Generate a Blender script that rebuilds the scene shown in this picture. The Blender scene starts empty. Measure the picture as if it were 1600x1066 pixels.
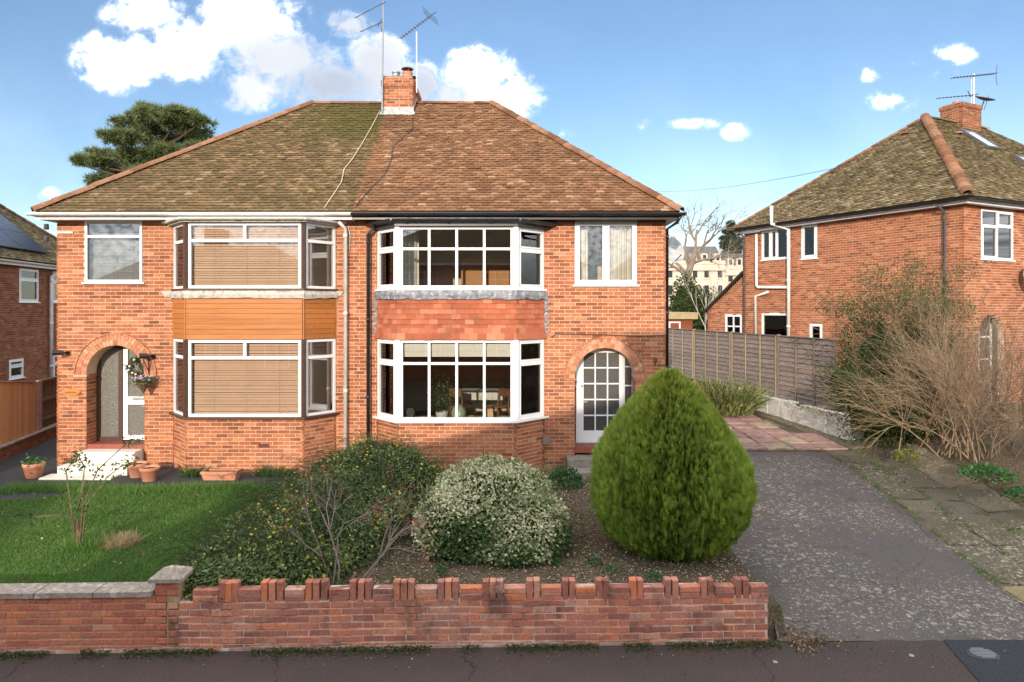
import bpy, math, random
import numpy as np
from mathutils import Vector, Matrix, noise as mnoise
random.seed(7)
rng = np.random.default_rng(7)
S = bpy.context.scene
COL = S.collection
# ---------------------------------------------------------------- camera, sky, sun, exposure
F, CZ, HY = 1066.67, 3.7, 482.0          # focal length in photo pixels, eye height, horizon row
cam_d = bpy.data.cameras.new('camera'); cam = bpy.data.objects.new('camera', cam_d); COL.objects.link(cam)
cam.location = (0, 0, CZ); cam.rotation_euler = (math.radians(90), 0, 0)
cam_d.lens = 24.0; cam_d.sensor_width = 36.0; cam_d.shift_y = -(533 - HY) / 1600.0
cam_d.clip_start = 0.1; cam_d.clip_end = 3000
S.camera = cam
SUN_AZ, SUN_EL = 12.0, 15.0               # degrees left of straight behind the camera, above the horizon
S.view_settings.view_transform = 'Standard'; S.view_settings.look = 'None'
S.view_settings.gamma = 1.0; S.view_settings.use_curve_mapping = False
S.view_settings.exposure = 1.12
SKY_STRENGTH, CLOUD_STRENGTH, SUN_STRENGTH = 0.084, 1.75, 2.0
sd = Vector((-math.sin(math.radians(SUN_AZ)) * math.cos(math.radians(SUN_EL)),
             -math.cos(math.radians(SUN_AZ)) * math.cos(math.radians(SUN_EL)), math.sin(math.radians(SUN_EL))))
sun_d = bpy.data.lights.new('sun', 'SUN'); sun = bpy.data.objects.new('sun', sun_d); COL.objects.link(sun)
sun_d.energy = SUN_STRENGTH; sun_d.angle = math.radians(0.6); sun_d.color = (1.0, 0.86, 0.70)
sun.rotation_euler = (-sd).to_track_quat('-Z', 'Y').to_euler(); sun.location = sd * 60

class NT:
    """small helper for node trees"""
    def __init__(self, tree): self.t = tree; self.n = tree.nodes; self.l = tree.links
    def node(self, typ, ins=None, **props):
        nd = self.n.new(typ)
        for k, v in props.items(): setattr(nd, k, v)
        if ins:
            for k, v in ins.items(): self.put(nd.inputs[k], v)
        return nd
    def put(self, sock, v):
        if isinstance(v, bpy.types.NodeSocket): self.l.new(v, sock)
        elif isinstance(v, bpy.types.Node): self.l.new(v.outputs[0], sock)
        else:
            if isinstance(v, (tuple, list)) and len(v) == 3 and sock.type == 'RGBA': v = (*v, 1)
            sock.default_value = v
    def math(self, op, a, b=0.0, c=None, clamp=False):
        nd = self.n.new('ShaderNodeMath'); nd.operation = op; nd.use_clamp = clamp
        self.put(nd.inputs[0], a); self.put(nd.inputs[1], b)
        if c is not None: self.put(nd.inputs[2], c)
        return nd.outputs[0]
    def mix(self, f, a, b, mode='MIX'):
        nd = self.n.new('ShaderNodeMix'); nd.data_type = 'RGBA'; nd.blend_type = mode
        self.put(nd.inputs[0], f); self.put(nd.inputs[6], a); self.put(nd.inputs[7], b)
        return nd.outputs[2]
    def ramp(self, fac, stops, interp='LINEAR'):
        nd = self.n.new('ShaderNodeValToRGB'); cr = nd.color_ramp; cr.interpolation = interp
        while len(cr.elements) < len(stops): cr.elements.new(0.5)
        for e, (p, c) in zip(cr.elements, stops):
            e.position = p; e.color = (*c, 1) if len(c) == 3 else c
        self.put(nd.inputs[0], fac); return nd.outputs[0]
    def smooth(self, v, a, b):
        nd = self.n.new('ShaderNodeMapRange'); nd.interpolation_type = 'SMOOTHSTEP'
        self.put(nd.inputs[0], v); nd.inputs[1].default_value = a; nd.inputs[2].default_value = b
        return nd.outputs[0]
    def noise(self, vec, scale, detail=4, rough=0.55, dist=0.0):
        nd = self.n.new('ShaderNodeTexNoise'); self.put(nd.inputs['Vector'], vec)
        nd.inputs['Scale'].default_value = scale; nd.inputs['Detail'].default_value = detail
        nd.inputs['Roughness'].default_value = rough; nd.inputs['Distortion'].default_value = dist
        return nd.outputs[0]

W = bpy.data.worlds.new('World'); S.world = W; W.use_nodes = True
def build_sky():
    g = NT(W.node_tree); g.n.clear()
    out = g.node('ShaderNodeOutputWorld')
    sky = g.node('ShaderNodeTexSky', sky_type='NISHITA', sun_disc=False)
    sky.sun_elevation = math.radians(SUN_EL); sky.sun_rotation = math.atan2(sd.x, sd.y)
    sky.air_density = 1.0; sky.dust_density = 0.0; sky.ozone_density = 3.0; sky.altitude = 50
    bg = g.node('ShaderNodeBackground', {'Color': sky.outputs[0], 'Strength': SKY_STRENGTH})
    d = g.node('ShaderNodeTexCoord').outputs['Generated']
    sep = g.node('ShaderNodeSeparateXYZ', {0: d})
    x, y, z = sep.outputs
    yy = g.math('MAXIMUM', y, 0.02)
    u, v = g.math('DIVIDE', x, yy), g.math('DIVIDE', z, yy)
    uv = g.node('ShaderNodeCombineXYZ', {0: u, 1: v}).outputs[0]
    n1 = g.noise(uv, 7.0, 9, 0.62, 0.25)
    n2 = g.noise(uv, 30.0, 8, 0.62, 0.3)
    n3 = g.noise(uv, 2.6, 4, 0.5)
    # cumulus banks: azimuth, elevation (tangents), half sizes, weight; the last value is how shaded the bank is
    banks = [(195, 95, 105, 62, 1, 0), (290, 75, 90, 70, 1, 0), (385, 35, 120, 75, 1, .1), (440, 90, 120, 60, 1, .35),
             (390, 140, 70, 45, .9, .15), (520, 135, 110, 55, 1, .8), (590, 105, 70, 65, 1, .45), (650, 140, 70, 55, .95, .75),
             (750, 120, 75, 62, 1, 0), (800, 150, 70, 48, 1, .05), (700, 155, 60, 40, .9, .4), (230, 20, 90, 40, .9, 0),
             (540, 40, 60, 35, .6, .4),
             (1395, 156, 52, 24, .50, 0), (1362, 118, 26, 18, .46, 0), (1488, 85, 46, 22, .50, 0), (1468, 115, 36, 15, .42, 0),
             (1152, 206, 32, 18, .50, 0), (1085, 193, 58, 13, .42, 0), (1002, 200, 26, 18, .38, 0), (1425, 100, 26, 11, .38, 0),
             (80, 303, 30, 15, .42, 0), (870, 210, 46, 16, .34, 0)]
    dens = None; shade = None
    for bi, (px, py, rx, ry, wt, sh) in enumerate(banks):
        if bi == 13: dens = g.math('SUBTRACT', dens, 0.09, clamp=True)
        cu, cv = (px - 800) / F, (HY - py) / F
        a = g.math('MULTIPLY', g.math('SUBTRACT', u, cu), F / (rx * 1.15))
        b = g.math('MULTIPLY', g.math('SUBTRACT', v, cv), F / (ry * 1.15))
        q = g.math('ADD', g.math('MULTIPLY', a, a), g.math('MULTIPLY', b, b))
        k = g.math('MULTIPLY', g.math('SUBTRACT', 1.0, g.math('SQRT', q), clamp=True), wt)
        dens = k if dens is None else (g.math('SMOOTH_MAX', dens, k, 0.18) if bi < 13 else g.math('MAXIMUM', dens, k))
        if sh:
            kk = g.math('MULTIPLY', g.smooth(g.math('SUBTRACT', 1.0, g.math('SQRT', q)), 0.0, 0.8), sh)
            shade = kk if shade is None else g.math('MAXIMUM', shade, kk)
    front = g.smooth(y, 0.02, 0.1)
    dens = g.math('MULTIPLY', dens, front)
    rag = g.math('ADD', g.math('MULTIPLY', g.math('SUBTRACT', n1, 0.5), 1.5), g.math('MULTIPLY', g.math('SUBTRACT', n2, 0.5), 1.15))
    body = g.math('ADD', dens, g.math('MULTIPLY', rag, g.smooth(dens, 0.0, 0.25)))
    a_front = g.math('POWER', g.smooth(body, 0.03, 0.60), 2.0)
    # denser cumulus added over the unseen rest of the sky as fill light
    m = g.noise(d, 3.2, 9, 0.6, 0.2)
    away = g.smooth(g.math('ADD', g.math('MULTIPLY', z, 1.0), g.math('MULTIPLY', y, -1.0)), -0.35, 0.1)
    a_rest = g.math('MULTIPLY', g.smooth(m, 0.40, 0.56), g.math('MULTIPLY', away, g.smooth(z, 0.02, 0.1)))
    alpha = g.math('MAXIMUM', a_front, a_rest)
    grey = g.math('ADD', g.math('MULTIPLY', shade, g.smooth(body, 0.15, 0.65)), g.math('MULTIPLY', g.math('SUBTRACT', n3, 0.42), 0.9), clamp=True)
    grey = g.math('ADD', grey, g.math('MULTIPLY', g.math('SUBTRACT', n1, 0.5), -0.35), clamp=True)
    ccol = g.ramp(grey, [(0.0, (1.0, 1.0, 1.0)), (0.22, (0.28, 0.286, 0.292)), (0.55, (0.213, 0.225, 0.246)), (1.0, (0.152, 0.172, 0.207))])
    cl = g.node('ShaderNodeBackground', {'Color': ccol, 'Strength': CLOUD_STRENGTH})
    mixs = g.node('ShaderNodeMixShader', {0: g.math('ADD', g.math('MULTIPLY', alpha, 0.93), g.math('ADD', 0.012, g.math('MULTIPLY', g.math('SUBTRACT', 1.0, g.smooth(z, 0.02, 0.34)), 0.07))), 1: bg.outputs[0], 2: cl.outputs[0]})
    g.l.new(mixs.outputs[0], out.inputs[0])
build_sky()
S.cycles.max_bounces = 6; S.cycles.diffuse_bounces = 3; S.cycles.glossy_bounces = 3; S.cycles.transparent_max_bounces = 10
S.cycles.transmission_bounces = 3; S.cycles.caustics_reflective = False; S.cycles.caustics_refractive = False

# ---------------------------------------------------------------- helpers
def at(px, py, Y): return Vector(((px - 800) / F * Y, Y, CZ - (py - HY) / F * Y))
SF = F / 14.2                                 # photo pixels per metre on the main facade
def FX(px): return (px - 800) / SF
def FZ(py): return CZ - (py - HY) / SF

def link(o, parent=None):
    COL.objects.link(o)
    if parent is not None:
        o.parent = parent
        if parent.type == 'EMPTY': o.matrix_parent_inverse = Matrix.Translation(-parent.location)
    return o
def thing(name, label, cat, loc, group=None):
    o = bpy.data.objects.new(name, None); o.empty_display_size = 0.2; o.location = loc; COL.objects.link(o)
    return tag(o, label, cat, group)
def tag(o, label=None, cat=None, group=None, kind=None):
    if label: o['label'] = label
    if cat: o['category'] = cat
    if group: o['group'] = group
    if kind: o['kind'] = kind
    return o

class MB:
    def __init__(s): s.v = []; s.f = []; s.r = []; s.mi = []
    def add(s, vs, fs, rnd=0.0, mi=0):
        k = len(s.v); s.v += [tuple(p) for p in vs]
        for f in fs: s.f.append(tuple(i + k for i in f)); s.r.append(rnd); s.mi.append(mi)
        return s
    def obox(s, o, a, b, c, rnd=0.0, mi=0, back=True):
        o, a, b, c = Vector(o), Vector(a), Vector(b), Vector(c)
        vs = [o, o + a, o + a + b, o + b, o + c, o + a + c, o + a + b + c, o + b + c]
        fs = [(0, 3, 2, 1), (4, 5, 6, 7), (0, 1, 5, 4), (1, 2, 6, 5), (2, 3, 7, 6), (3, 0, 4, 7)]
        if a.cross(b).dot(c) < 0: fs = [f[::-1] for f in fs]
        if not back: fs = fs[1:]
        return s.add(vs, fs, rnd, mi)
    def box(s, x0, x1, y0, y1, z0, z1, rnd=0.0, mi=0):
        return s.obox((x0, y0, z0), (x1 - x0, 0, 0), (0, y1 - y0, 0), (0, 0, z1 - z0), rnd, mi)
    def quad(s, *p, rnd=0.0, mi=0): return s.add(p, [tuple(range(len(p)))], rnd, mi)
    def tube(s, pts, r, n=6, rnd=0.0, mi=0, cap=True):
        pts = [Vector(p) for p in pts]
        rs = r if isinstance(r, (list, tuple)) else [r] * len(pts)
        k = len(s.v); up = Vector((0, 0, 1)); prev = None
        for i, p in enumerate(pts):
            d = (pts[min(i + 1, len(pts) - 1)] - pts[max(i - 1, 0)])
            if d.length < 1e-9: d = Vector((0, 0, 1))
            d.normalize()
            if prev is None:
                a = d.cross(up)
                if a.length < 1e-3: a = d.cross(Vector((1, 0, 0)))
            else: a = prev - d * prev.dot(d)
            a.normalize(); prev = a; b = d.cross(a)
            for j in range(n):
                t = 2 * math.pi * j / n
                s.v.append(tuple(p + (a * math.cos(t) + b * math.sin(t)) * rs[i]))
        for i in range(len(pts) - 1):
            for j in range(n):
                j2 = (j + 1) % n
                s.f.append((k + i * n + j, k + i * n + j2, k + (i + 1) * n + j2, k + (i + 1) * n + j)); s.r.append(rnd); s.mi.append(mi)
        if cap:
            s.f.append(tuple(k + j for j in range(n))[::-1]); s.r.append(rnd); s.mi.append(mi)
            e = k + (len(pts) - 1) * n
            s.f.append(tuple(e + j for j in range(n))); s.r.append(rnd); s.mi.append(mi)
        return s
    def lathe(s, prof, c, n=16, rnd=0.0, mi=0, sx=1.0, sy=1.0):
        k = len(s.v); c = Vector(c)
        for (r, z) in prof:
            for j in range(n):
                t = 2 * math.pi * j / n
                s.v.append((c.x + r * math.cos(t) * sx, c.y + r * math.sin(t) * sy, c.z + z))
        for i in range(len(prof) - 1):
            for j in range(n):
                j2 = (j + 1) % n
                s.f.append((k + i * n + j, k + i * n + j2, k + (i + 1) * n + j2, k + (i + 1) * n + j)); s.r.append(rnd); s.mi.append(mi)
        return s
    def prism(s, poly, vec, rnd=0.0, mi=0):
        vec = Vector(vec); n = len(poly); poly = [Vector(p) for p in poly]
        nrm = sum(((poly[i] - poly[0]).cross(poly[(i + 1) % n] - poly[0]) for i in range(1, n - 1)), Vector())
        fs = [tuple(range(n))[::-1], tuple(range(n, 2 * n))] + [(i, (i + 1) % n, n + (i + 1) % n, n + i) for i in range(n)]
        if nrm.dot(vec) < 0: fs = [f[::-1] for f in fs]
        return s.add(poly + [p + vec for p in poly], fs, rnd, mi)
    def mesh(s, name, mat, smooth=False):
        me = bpy.data.meshes.new(name); me.from_pydata(s.v, [], s.f)
        for m in (mat if isinstance(mat, (list, tuple)) else [mat]): me.materials.append(m)
        if any(s.mi): me.polygons.foreach_set('material_index', s.mi)
        if any(s.r):
            a = me.attributes.new('rnd', 'FLOAT', 'FACE'); a.data.foreach_set('value', s.r)
        if smooth: me.polygons.foreach_set('use_smooth', [True] * len(s.f))
        me.update(); return me
    def build(s, name, mat, parent=None, smooth=False):
        return link(bpy.data.objects.new(name, s.mesh(name, mat, smooth)), parent)

def bulk(name, tv, tf, T, R, mat, parent=None, rnd=None, tip=None, smooth=False, extra=None):
    """N transformed copies of a small template as ONE mesh (foliage and the like)"""
    tv = np.asarray(tv, float); tf = np.asarray(tf, int); N, k = len(T), len(tv); m, q = tf.shape
    V = np.einsum('nij,kj->nki', R, tv) + np.asarray(T)[:, None, :]
    Fc = (tf[None] + (np.arange(N) * k)[:, None, None]).reshape(-1)
    me = bpy.data.meshes.new(name)
    me.vertices.add(N * k); me.vertices.foreach_set('co', V.reshape(-1))
    me.loops.add(N * m * q); me.loops.foreach_set('vertex_index', Fc)
    me.polygons.add(N * m)
    me.polygons.foreach_set('loop_start', np.arange(N * m) * q)
    try: me.polygons.foreach_set('loop_total', np.full(N * m, q))
    except Exception: pass
    me.materials.append(mat)
    if rnd is not None:
        a = me.attributes.new('rnd', 'FLOAT', 'FACE'); a.data.foreach_set('value', np.repeat(np.asarray(rnd, float), m))
    if tip is not None:
        a = me.attributes.new('tip', 'FLOAT', 'POINT'); a.data.foreach_set('value', np.tile(np.asarray(tip, float), N))
    if smooth: me.polygons.foreach_set('use_smooth', [True] * (N * m))
    me.update(calc_edges=True); me.validate()
    return link(bpy.data.objects.new(name, me), parent)

def unit(a): return a / np.maximum(np.linalg.norm(a, axis=-1, keepdims=True), 1e-9)
def frames(axis, scale, normal=None, width=1.0):
    """rotation matrices whose Y column is axis (leaf length), Z close to normal"""
    axis = unit(axis); N = len(axis)
    if normal is None: normal = rng.normal(size=(N, 3))
    xa = unit(np.cross(axis, normal)); za = np.cross(xa, axis)
    sc = np.broadcast_to(np.asarray(scale, float), (N,))[:, None]
    return np.stack([xa * sc * width, axis * sc, za * sc], axis=-1)
def lerp(a, b, t): return a + (b - a) * t
def sstep(a, b, x):
    t = min(1.0, max(0.0, (x - a) / (b - a))); return t * t * (3 - 2 * t)
# ---------------------------------------------------------------- materials
def newmat(name, rough=0.8, spec=0.3):
    m = bpy.data.materials.new(name); m.use_nodes = True
    g = NT(m.node_tree); g.n.clear()
    out = g.node('ShaderNodeOutputMaterial'); b = g.node('ShaderNodeBsdfPrincipled')
    b.inputs['Roughness'].default_value = rough; b.inputs['Specular IOR Level'].default_value = spec
    g.l.new(b.outputs[0], out.inputs[0])
    g.b = b; g.out = out; g.pos = g.node('ShaderNodeNewGeometry').outputs['Position']
    return m, g
def rndv(g):
    a = g.node('ShaderNodeAttribute', attribute_name='rnd').outputs['Fac']
    o = g.node('ShaderNodeObjectInfo').outputs['Random']
    return g.math('FRACT', g.math('ADD', a, o))
def bump(g, h, dist=0.01, strength=0.6):
    nd = g.node('ShaderNodeBump', {'Height': h, 'Strength': strength, 'Distance': dist})
    g.l.new(nd.outputs[0], g.b.inputs['Normal'])
def stretch(g, sx, sy, sz):
    return g.node('ShaderNodeVectorMath', {0: g.pos, 1: (sx, sy, sz)}, operation='MULTIPLY').outputs[0]
def plain(name, col, rough=0.7, var=0.18, scale=9, spec=0.3, bmp=0.0, metal=0.0, dirt=None, dscale=2.2, damt=0.5):
    """one colour with soft mottling, optional dirt patches of their own colour"""
    m, g = newmat(name, rough, spec); g.b.inputs['Metallic'].default_value = metal
    n = g.noise(g.pos, scale, 6, 0.6)
    lo = tuple(c * (1 - var) for c in col); hi = tuple(min(1, c * (1 + var)) for c in col)
    c = g.ramp(n, [(0.3, lo), (0.7, hi)])
    if dirt:
        d = g.noise(g.pos, dscale, 7, 0.65)
        c = g.mix(g.math('MULTIPLY', g.smooth(d, 0.5, 0.66), damt), c, dirt)
    g.put(g.b.inputs['Base Color'], c)
    if bmp: bump(g, g.noise(g.pos, scale * 6, 5, 0.6), bmp)
    return m
def brick_mat(name, stops, stain=(0.56, 0.26, 0.13), stain_amt=0.35, dark=(0.10, 0.06, 0.05), dark_amt=0.0, white=0.0):
    m, g = newmat(name, 0.85, 0.2)
    r = rndv(g)
    c = g.ramp(r, stops)
    c = g.mix(g.math('MULTIPLY', g.smooth(g.noise(g.pos, 0.9, 4), 0.5, 0.7), stain_amt), c, stain)
    fine = g.noise(g.pos, 38, 6, 0.7)
    c = g.mix(0.75, c, g.ramp(fine, [(0.3, (0.5, 0.5, 0.5)), (0.7, (1.35, 1.3, 1.25))]), 'MULTIPLY')
    if dark_amt:
        s = g.smooth(g.noise(stretch(g, 1.6, 1.6, 1.1), 1.5, 8, 0.68), 0.49, 0.66)
        c = g.mix(g.math('MULTIPLY', s, dark_amt), c, dark)
    if white:
        w = g.smooth(g.noise(g.pos, 6.0, 9, 0.75), 0.58, 0.68)
        c = g.mix(g.math('MULTIPLY', w, white), c, (0.60, 0.50, 0.43))
    g.put(g.b.inputs['Base Color'], c)
    bump(g, fine, 0.004, 0.8)
    return m
HB = [(0.0, (0.22, 0.078, 0.042)), (0.14, (0.31, 0.105, 0.053)), (0.4, (0.40, 0.138, 0.066)), (0.75, (0.46, 0.165, 0.079)), (0.93, (0.51, 0.205, 0.105)), (1.0, (0.56, 0.27, 0.15))]
M_BRICK = brick_mat('house_brick', HB, dark=(0.16, 0.075, 0.05), dark_amt=0.3, white=0.12)
M_BRICK_N = brick_mat('neighbour_brick', [(p, tuple(x * 0.92 for x in c)) for p, c in HB], stain_amt=0.15)
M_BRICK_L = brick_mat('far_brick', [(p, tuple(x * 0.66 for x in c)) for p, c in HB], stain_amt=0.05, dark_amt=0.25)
M_WALLB = brick_mat('garden_wall_brick', [(0.0, (0.33, 0.125, 0.095)), (0.3, (0.46, 0.175, 0.12)), (0.6, (0.53, 0.205, 0.135)), (0.85, (0.62, 0.21, 0.105)), (1.0, (0.58, 0.32, 0.24))],
                    stain=(0.50, 0.33, 0.27), stain_amt=0.3, dark_amt=0.8, white=0.4)
M_WALLB2 = brick_mat('neighbour_wall_brick', [(0.0, (0.38, 0.125, 0.09)), (0.4, (0.48, 0.16, 0.105)), (0.75, (0.54, 0.19, 0.115)), (0.95, (0.62, 0.20, 0.10)), (1.0, (0.56, 0.30, 0.23))],
                     stain=(0.40, 0.22, 0.18), stain_amt=0.35, dark_amt=0.12, white=0.35)
M_MORTAR = plain('mortar', (0.62, 0.45, 0.31), 0.9, 0.2, 14, 0.1, 0.003)
M_MORTAR_W = plain('white_mortar', (0.62, 0.49, 0.40), 0.9, 0.25, 20, 0.1, 0.003, dirt=(0.10, 0.06, 0.05), dscale=1.6, damt=0.8)
M_MORTAR_Y = plain('buff_mortar', (0.40, 0.29, 0.16), 0.9, 0.2, 20, 0.1, 0.003, dirt=(0.30, 0.16, 0.11), damt=0.6)

def tile_mat(name, stops, moss, moss_amt, moss_scale, flecks, m_lo=0.45, m_hi=0.62, moss_bias=None):
    m, g = newmat(name, 0.9, 0.15)
    c = g.ramp(rndv(g), stops)
    big = g.noise(g.pos, 0.8, 5, 0.6)
    c = g.mix(0.55, c, g.ramp(big, [(0.3, (0.62, 0.6, 0.58)), (0.7, (1.25, 1.2, 1.15))]), 'MULTIPLY')
    fl = g.smooth(g.noise(g.pos, 15, 4, 0.7), 0.64, 0.70)
    c = g.mix(g.math('MULTIPLY', fl, flecks), c, (0.66, 0.50, 0.34))
    mn = g.noise(g.pos, moss_scale, 8, 0.72)
    if moss_bias: mn = g.math('ADD', mn, moss_bias(g))
    c = g.mix(g.math('MULTIPLY', g.smooth(mn, m_lo, m_hi), moss_amt), c, g.ramp(g.noise(g.pos, 40, 3), [(0.3, moss[0]), (0.7, moss[1])]))
    g.put(g.b.inputs['Base Color'], c)
    bump(g, g.noise(g.pos, 30, 5, 0.7), 0.012, 0.8)
    return m
def patch(cx, cy, cz, r, k):
    def f(g):
        d = g.node('ShaderNodeVectorMath', {0: g.pos, 1: (cx, cy, cz)}, operation='DISTANCE').outputs['Value']
        return g.math('MULTIPLY', g.math('SUBTRACT', 1.0, g.math('DIVIDE', d, r), clamp=True), k)
    return f
M_TILE_L = tile_mat('mossy_roof_tile', [(0, (0.12, 0.080, 0.045)), (0.4, (0.175, 0.115, 0.064)), (0.8, (0.225, 0.15, 0.083)), (0.95, (0.28, 0.18, 0.10)), (1, (0.36, 0.26, 0.16))],
                    ((0.06, 0.058, 0.018), (0.13, 0.12, 0.035)), 0.85, 7.5, 0.6, 0.47, 0.62, patch(-3.9, 17.2, 8.6, 1.7, 0.24))
M_TILE_R = tile_mat('brown_roof_tile', [(0, (0.17, 0.090, 0.050)), (0.4, (0.225, 0.118, 0.064)), (0.8, (0.275, 0.148, 0.082)), (0.95, (0.33, 0.185, 0.105)), (1, (0.42, 0.28, 0.18))],
                    ((0.10, 0.075, 0.03), (0.17, 0.125, 0.05)), 0.55, 2.6, 0.75, 0.56, 0.70)
M_TILE_N = tile_mat('olive_roof_tile', [(0, (0.09, 0.065, 0.035)), (0.3, (0.145, 0.11, 0.058)), (0.65, (0.20, 0.155, 0.085)), (0.9, (0.26, 0.20, 0.12)), (1, (0.36, 0.30, 0.20))],
                    ((0.07, 0.075, 0.015), (0.15, 0.15, 0.03)), 0.7, 2.4, 0.55, 0.52, 0.66)
M_DECK = plain('roof_underlay', (0.05, 0.035, 0.025), 0.95)
M_HIP = tile_mat('hip_tile', [(0, (0.16, 0.075, 0.045)), (0.5, (0.25, 0.12, 0.07)), (1, (0.33, 0.18, 0.115))], ((0.08, 0.07, 0.03), (0.15, 0.13, 0.06)), 0.7, 6, 0.7, 0.5, 0.64)
M_WTILE = tile_mat('hung_tile', [(0, (0.36, 0.11, 0.06)), (0.35, (0.42, 0.13, 0.072)), (0.75, (0.47, 0.16, 0.088)), (1, (0.55, 0.23, 0.14))], ((0.14, 0.07, 0.05), (0.24, 0.10, 0.06)), 0.5, 3.0, 0.15, 0.52, 0.66)
M_WHITE = plain('white_upvc', (0.80, 0.80, 0.80), 0.35, 0.03, 3, 0.5)
M_WHITE2 = plain('white_paint_weathered', (0.74, 0.73, 0.70), 0.55, 0.06, 6, 0.4, dirt=(0.45, 0.42, 0.36), dscale=5, damt=0.35)
M_BLACK = plain('black_plastic', (0.018, 0.018, 0.02), 0.35, 0.2, 6, 0.5)
M_GREYP = plain('grey_pipe', (0.10, 0.10, 0.11), 0.5, 0.2, 6, 0.4)
M_BROWN = plain('brown_frame', (0.075, 0.035, 0.022), 0.45, 0.2, 12, 0.4)
M_LEAD = plain('lead_flashing', (0.20, 0.21, 0.23), 0.6, 0.5, 9, 0.4, 0.006, dirt=(0.55, 0.55, 0.54), dscale=11, damt=0.8)
M_LEADW = plain('painted_flashing', (0.50, 0.46, 0.40), 0.8, 0.2, 12, 0.3, 0.006, dirt=(0.22, 0.20, 0.17), dscale=7, damt=0.85)
M_CONC = plain('concrete', (0.26, 0.23, 0.19), 0.9, 0.3, 18, 0.2, 0.006, dirt=(0.10, 0.09, 0.06), dscale=6, damt=0.6)
M_COPING = plain('lichened_coping', (0.30, 0.25, 0.21), 0.95, 0.35, 26, 0.1, 0.008, dirt=(0.56, 0.50, 0.40), dscale=9, damt=0.8)
M_STEPW = plain('white_painted_step', (0.74, 0.70, 0.60), 0.7, 0.06, 5, 0.3, 0.002, dirt=(0.50, 0.45, 0.34), dscale=4, damt=0.3)
M_REDT = plain('red_quarry_tile', (0.28, 0.075, 0.05), 0.6, 0.2, 12, 0.35)
M_TERRA = plain('terracotta', (0.52, 0.22, 0.13), 0.75, 0.15, 10, 0.3, 0.003, dirt=(0.55, 0.36, 0.28), dscale=8, damt=0.5)
M_SOIL = plain('potting_soil', (0.055, 0.036, 0.022), 0.95, 0.4, 40, 0.1, 0.02)
M_METAL = plain('galvanised_metal', (0.36, 0.37, 0.38), 0.4, 0.15, 10, 0.5, metal=0.7)
M_DMETAL = plain('dark_metal', (0.08, 0.07, 0.07), 0.5, 0.2, 10, 0.4, metal=0.5)
M_AERIAL = plain('aerial_metal', (0.10, 0.095, 0.09), 0.5, 0.2, 10, 0.4, metal=0.4)
M_INT = plain('interior_plaster', (0.48, 0.41, 0.32), 0.9, 0.06, 3, 0.1)
M_FLOOR = plain('interior_floor', (0.24, 0.18, 0.13), 0.8, 0.2, 5, 0.2)
M_PLASTER_E = plain('room_end_wall', (0.56, 0.45, 0.34), 0.9, 0.1, 2, 0.1)
M_CURT = plain('cream_curtain', (0.62, 0.60, 0.52), 0.9, 0.05, 6, 0.1)
M_BLIND = plain('venetian_blind', (0.70, 0.47, 0.32), 0.6, 0.06, 3, 0.3)
M_BLINDW = plain('white_blind', (0.66, 0.66, 0.58), 0.8, 0.05, 5, 0.2)
M_BLINDB = plain('pale_roller_blind', (0.70, 0.76, 0.74), 0.8, 0.05, 5, 0.2)

def glass_mat(name, refl=1.55, tint=(0.97, 0.97, 0.965), rough=0.0, frost=None):
    m = bpy.data.materials.new(name); m.use_nodes = True; g = NT(m.node_tree); g.n.clear()
    out = g.node('ShaderNodeOutputMaterial')
    fr = g.node('ShaderNodeFresnel', {'IOR': refl}); gl = g.node('ShaderNodeBsdfGlossy', {'Color': (0.95, 0.97, 1, 1), 'Roughness': rough})
    if frost:
        n = NT(m.node_tree); pos = g.node('ShaderNodeNewGeometry').outputs['Position']
        tr = g.node('ShaderNodeBsdfPrincipled', {'Base Color': (*frost, 1), 'Roughness': 0.25})
        c = g.ramp(g.noise(pos, 55, 5, 0.7), [(0.35, tuple(x * 0.6 for x in frost)), (0.7, tuple(x * 1.5 for x in frost))])
        g.put(tr.inputs['Base Color'], c)
        b = g.node('ShaderNodeBump', {'Height': g.noise(pos, 60, 3), 'Distance': 0.006}); g.l.new(b.outputs[0], tr.inputs['Normal'])
    else:
        tr = g.node('ShaderNodeBsdfTransparent', {'Color': (*tint, 1)})
    mx = g.node('ShaderNodeMixShader', {0: fr.outputs[0], 1: tr.outputs[0], 2: gl.outputs[0]})
    g.l.new(mx.outputs[0], out.inputs[0]); return m
M_GLASS = glass_mat('window_glass', 1.65)
M_GLASS_D = glass_mat('frosted_door_glass', 1.5, frost=(0.07, 0.065, 0.06))
M_GLASS_L = glass_mat('patterned_hall_glass', 1.5, frost=(0.16, 0.15, 0.13))
M_PANEL = plain('solar_panel', (0.035, 0.042, 0.075), 0.25, 0.1, 2, 0.5)

def wood_mat(name, c0, c1, axis='x', rough=0.6, sc=6):
    m, g = newmat(name, rough, 0.3)
    st = {'x': (0.25, 5, 5), 'z': (5, 5, 0.25), 'y': (5, 0.25, 5)}[axis]
    n = g.noise(stretch(g, *st), sc, 7, 0.65, 0.6)
    c = g.ramp(n, [(0.3, c0), (0.7, c1)])
    r = rndv(g); c = g.mix(0.6, c, g.ramp(r, [(0, (0.75, 0.75, 0.75)), (1, (1.2, 1.2, 1.2))]), 'MULTIPLY')
    g.put(g.b.inputs['Base Color'], c); bump(g, n, 0.004, 0.5); return m
M_CLAD = wood_mat('timber_effect_cladding', (0.36, 0.115, 0.025), (0.52, 0.20, 0.055), 'x', 0.4)
M_FENCE = wood_mat('weathered_fence', (0.15, 0.12, 0.10), (0.34, 0.285, 0.25), 'y', 0.9, 5)
M_BATTEN = wood_mat('fence_batten', (0.26, 0.20, 0.13), (0.42, 0.34, 0.24), 'z', 0.9)
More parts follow.
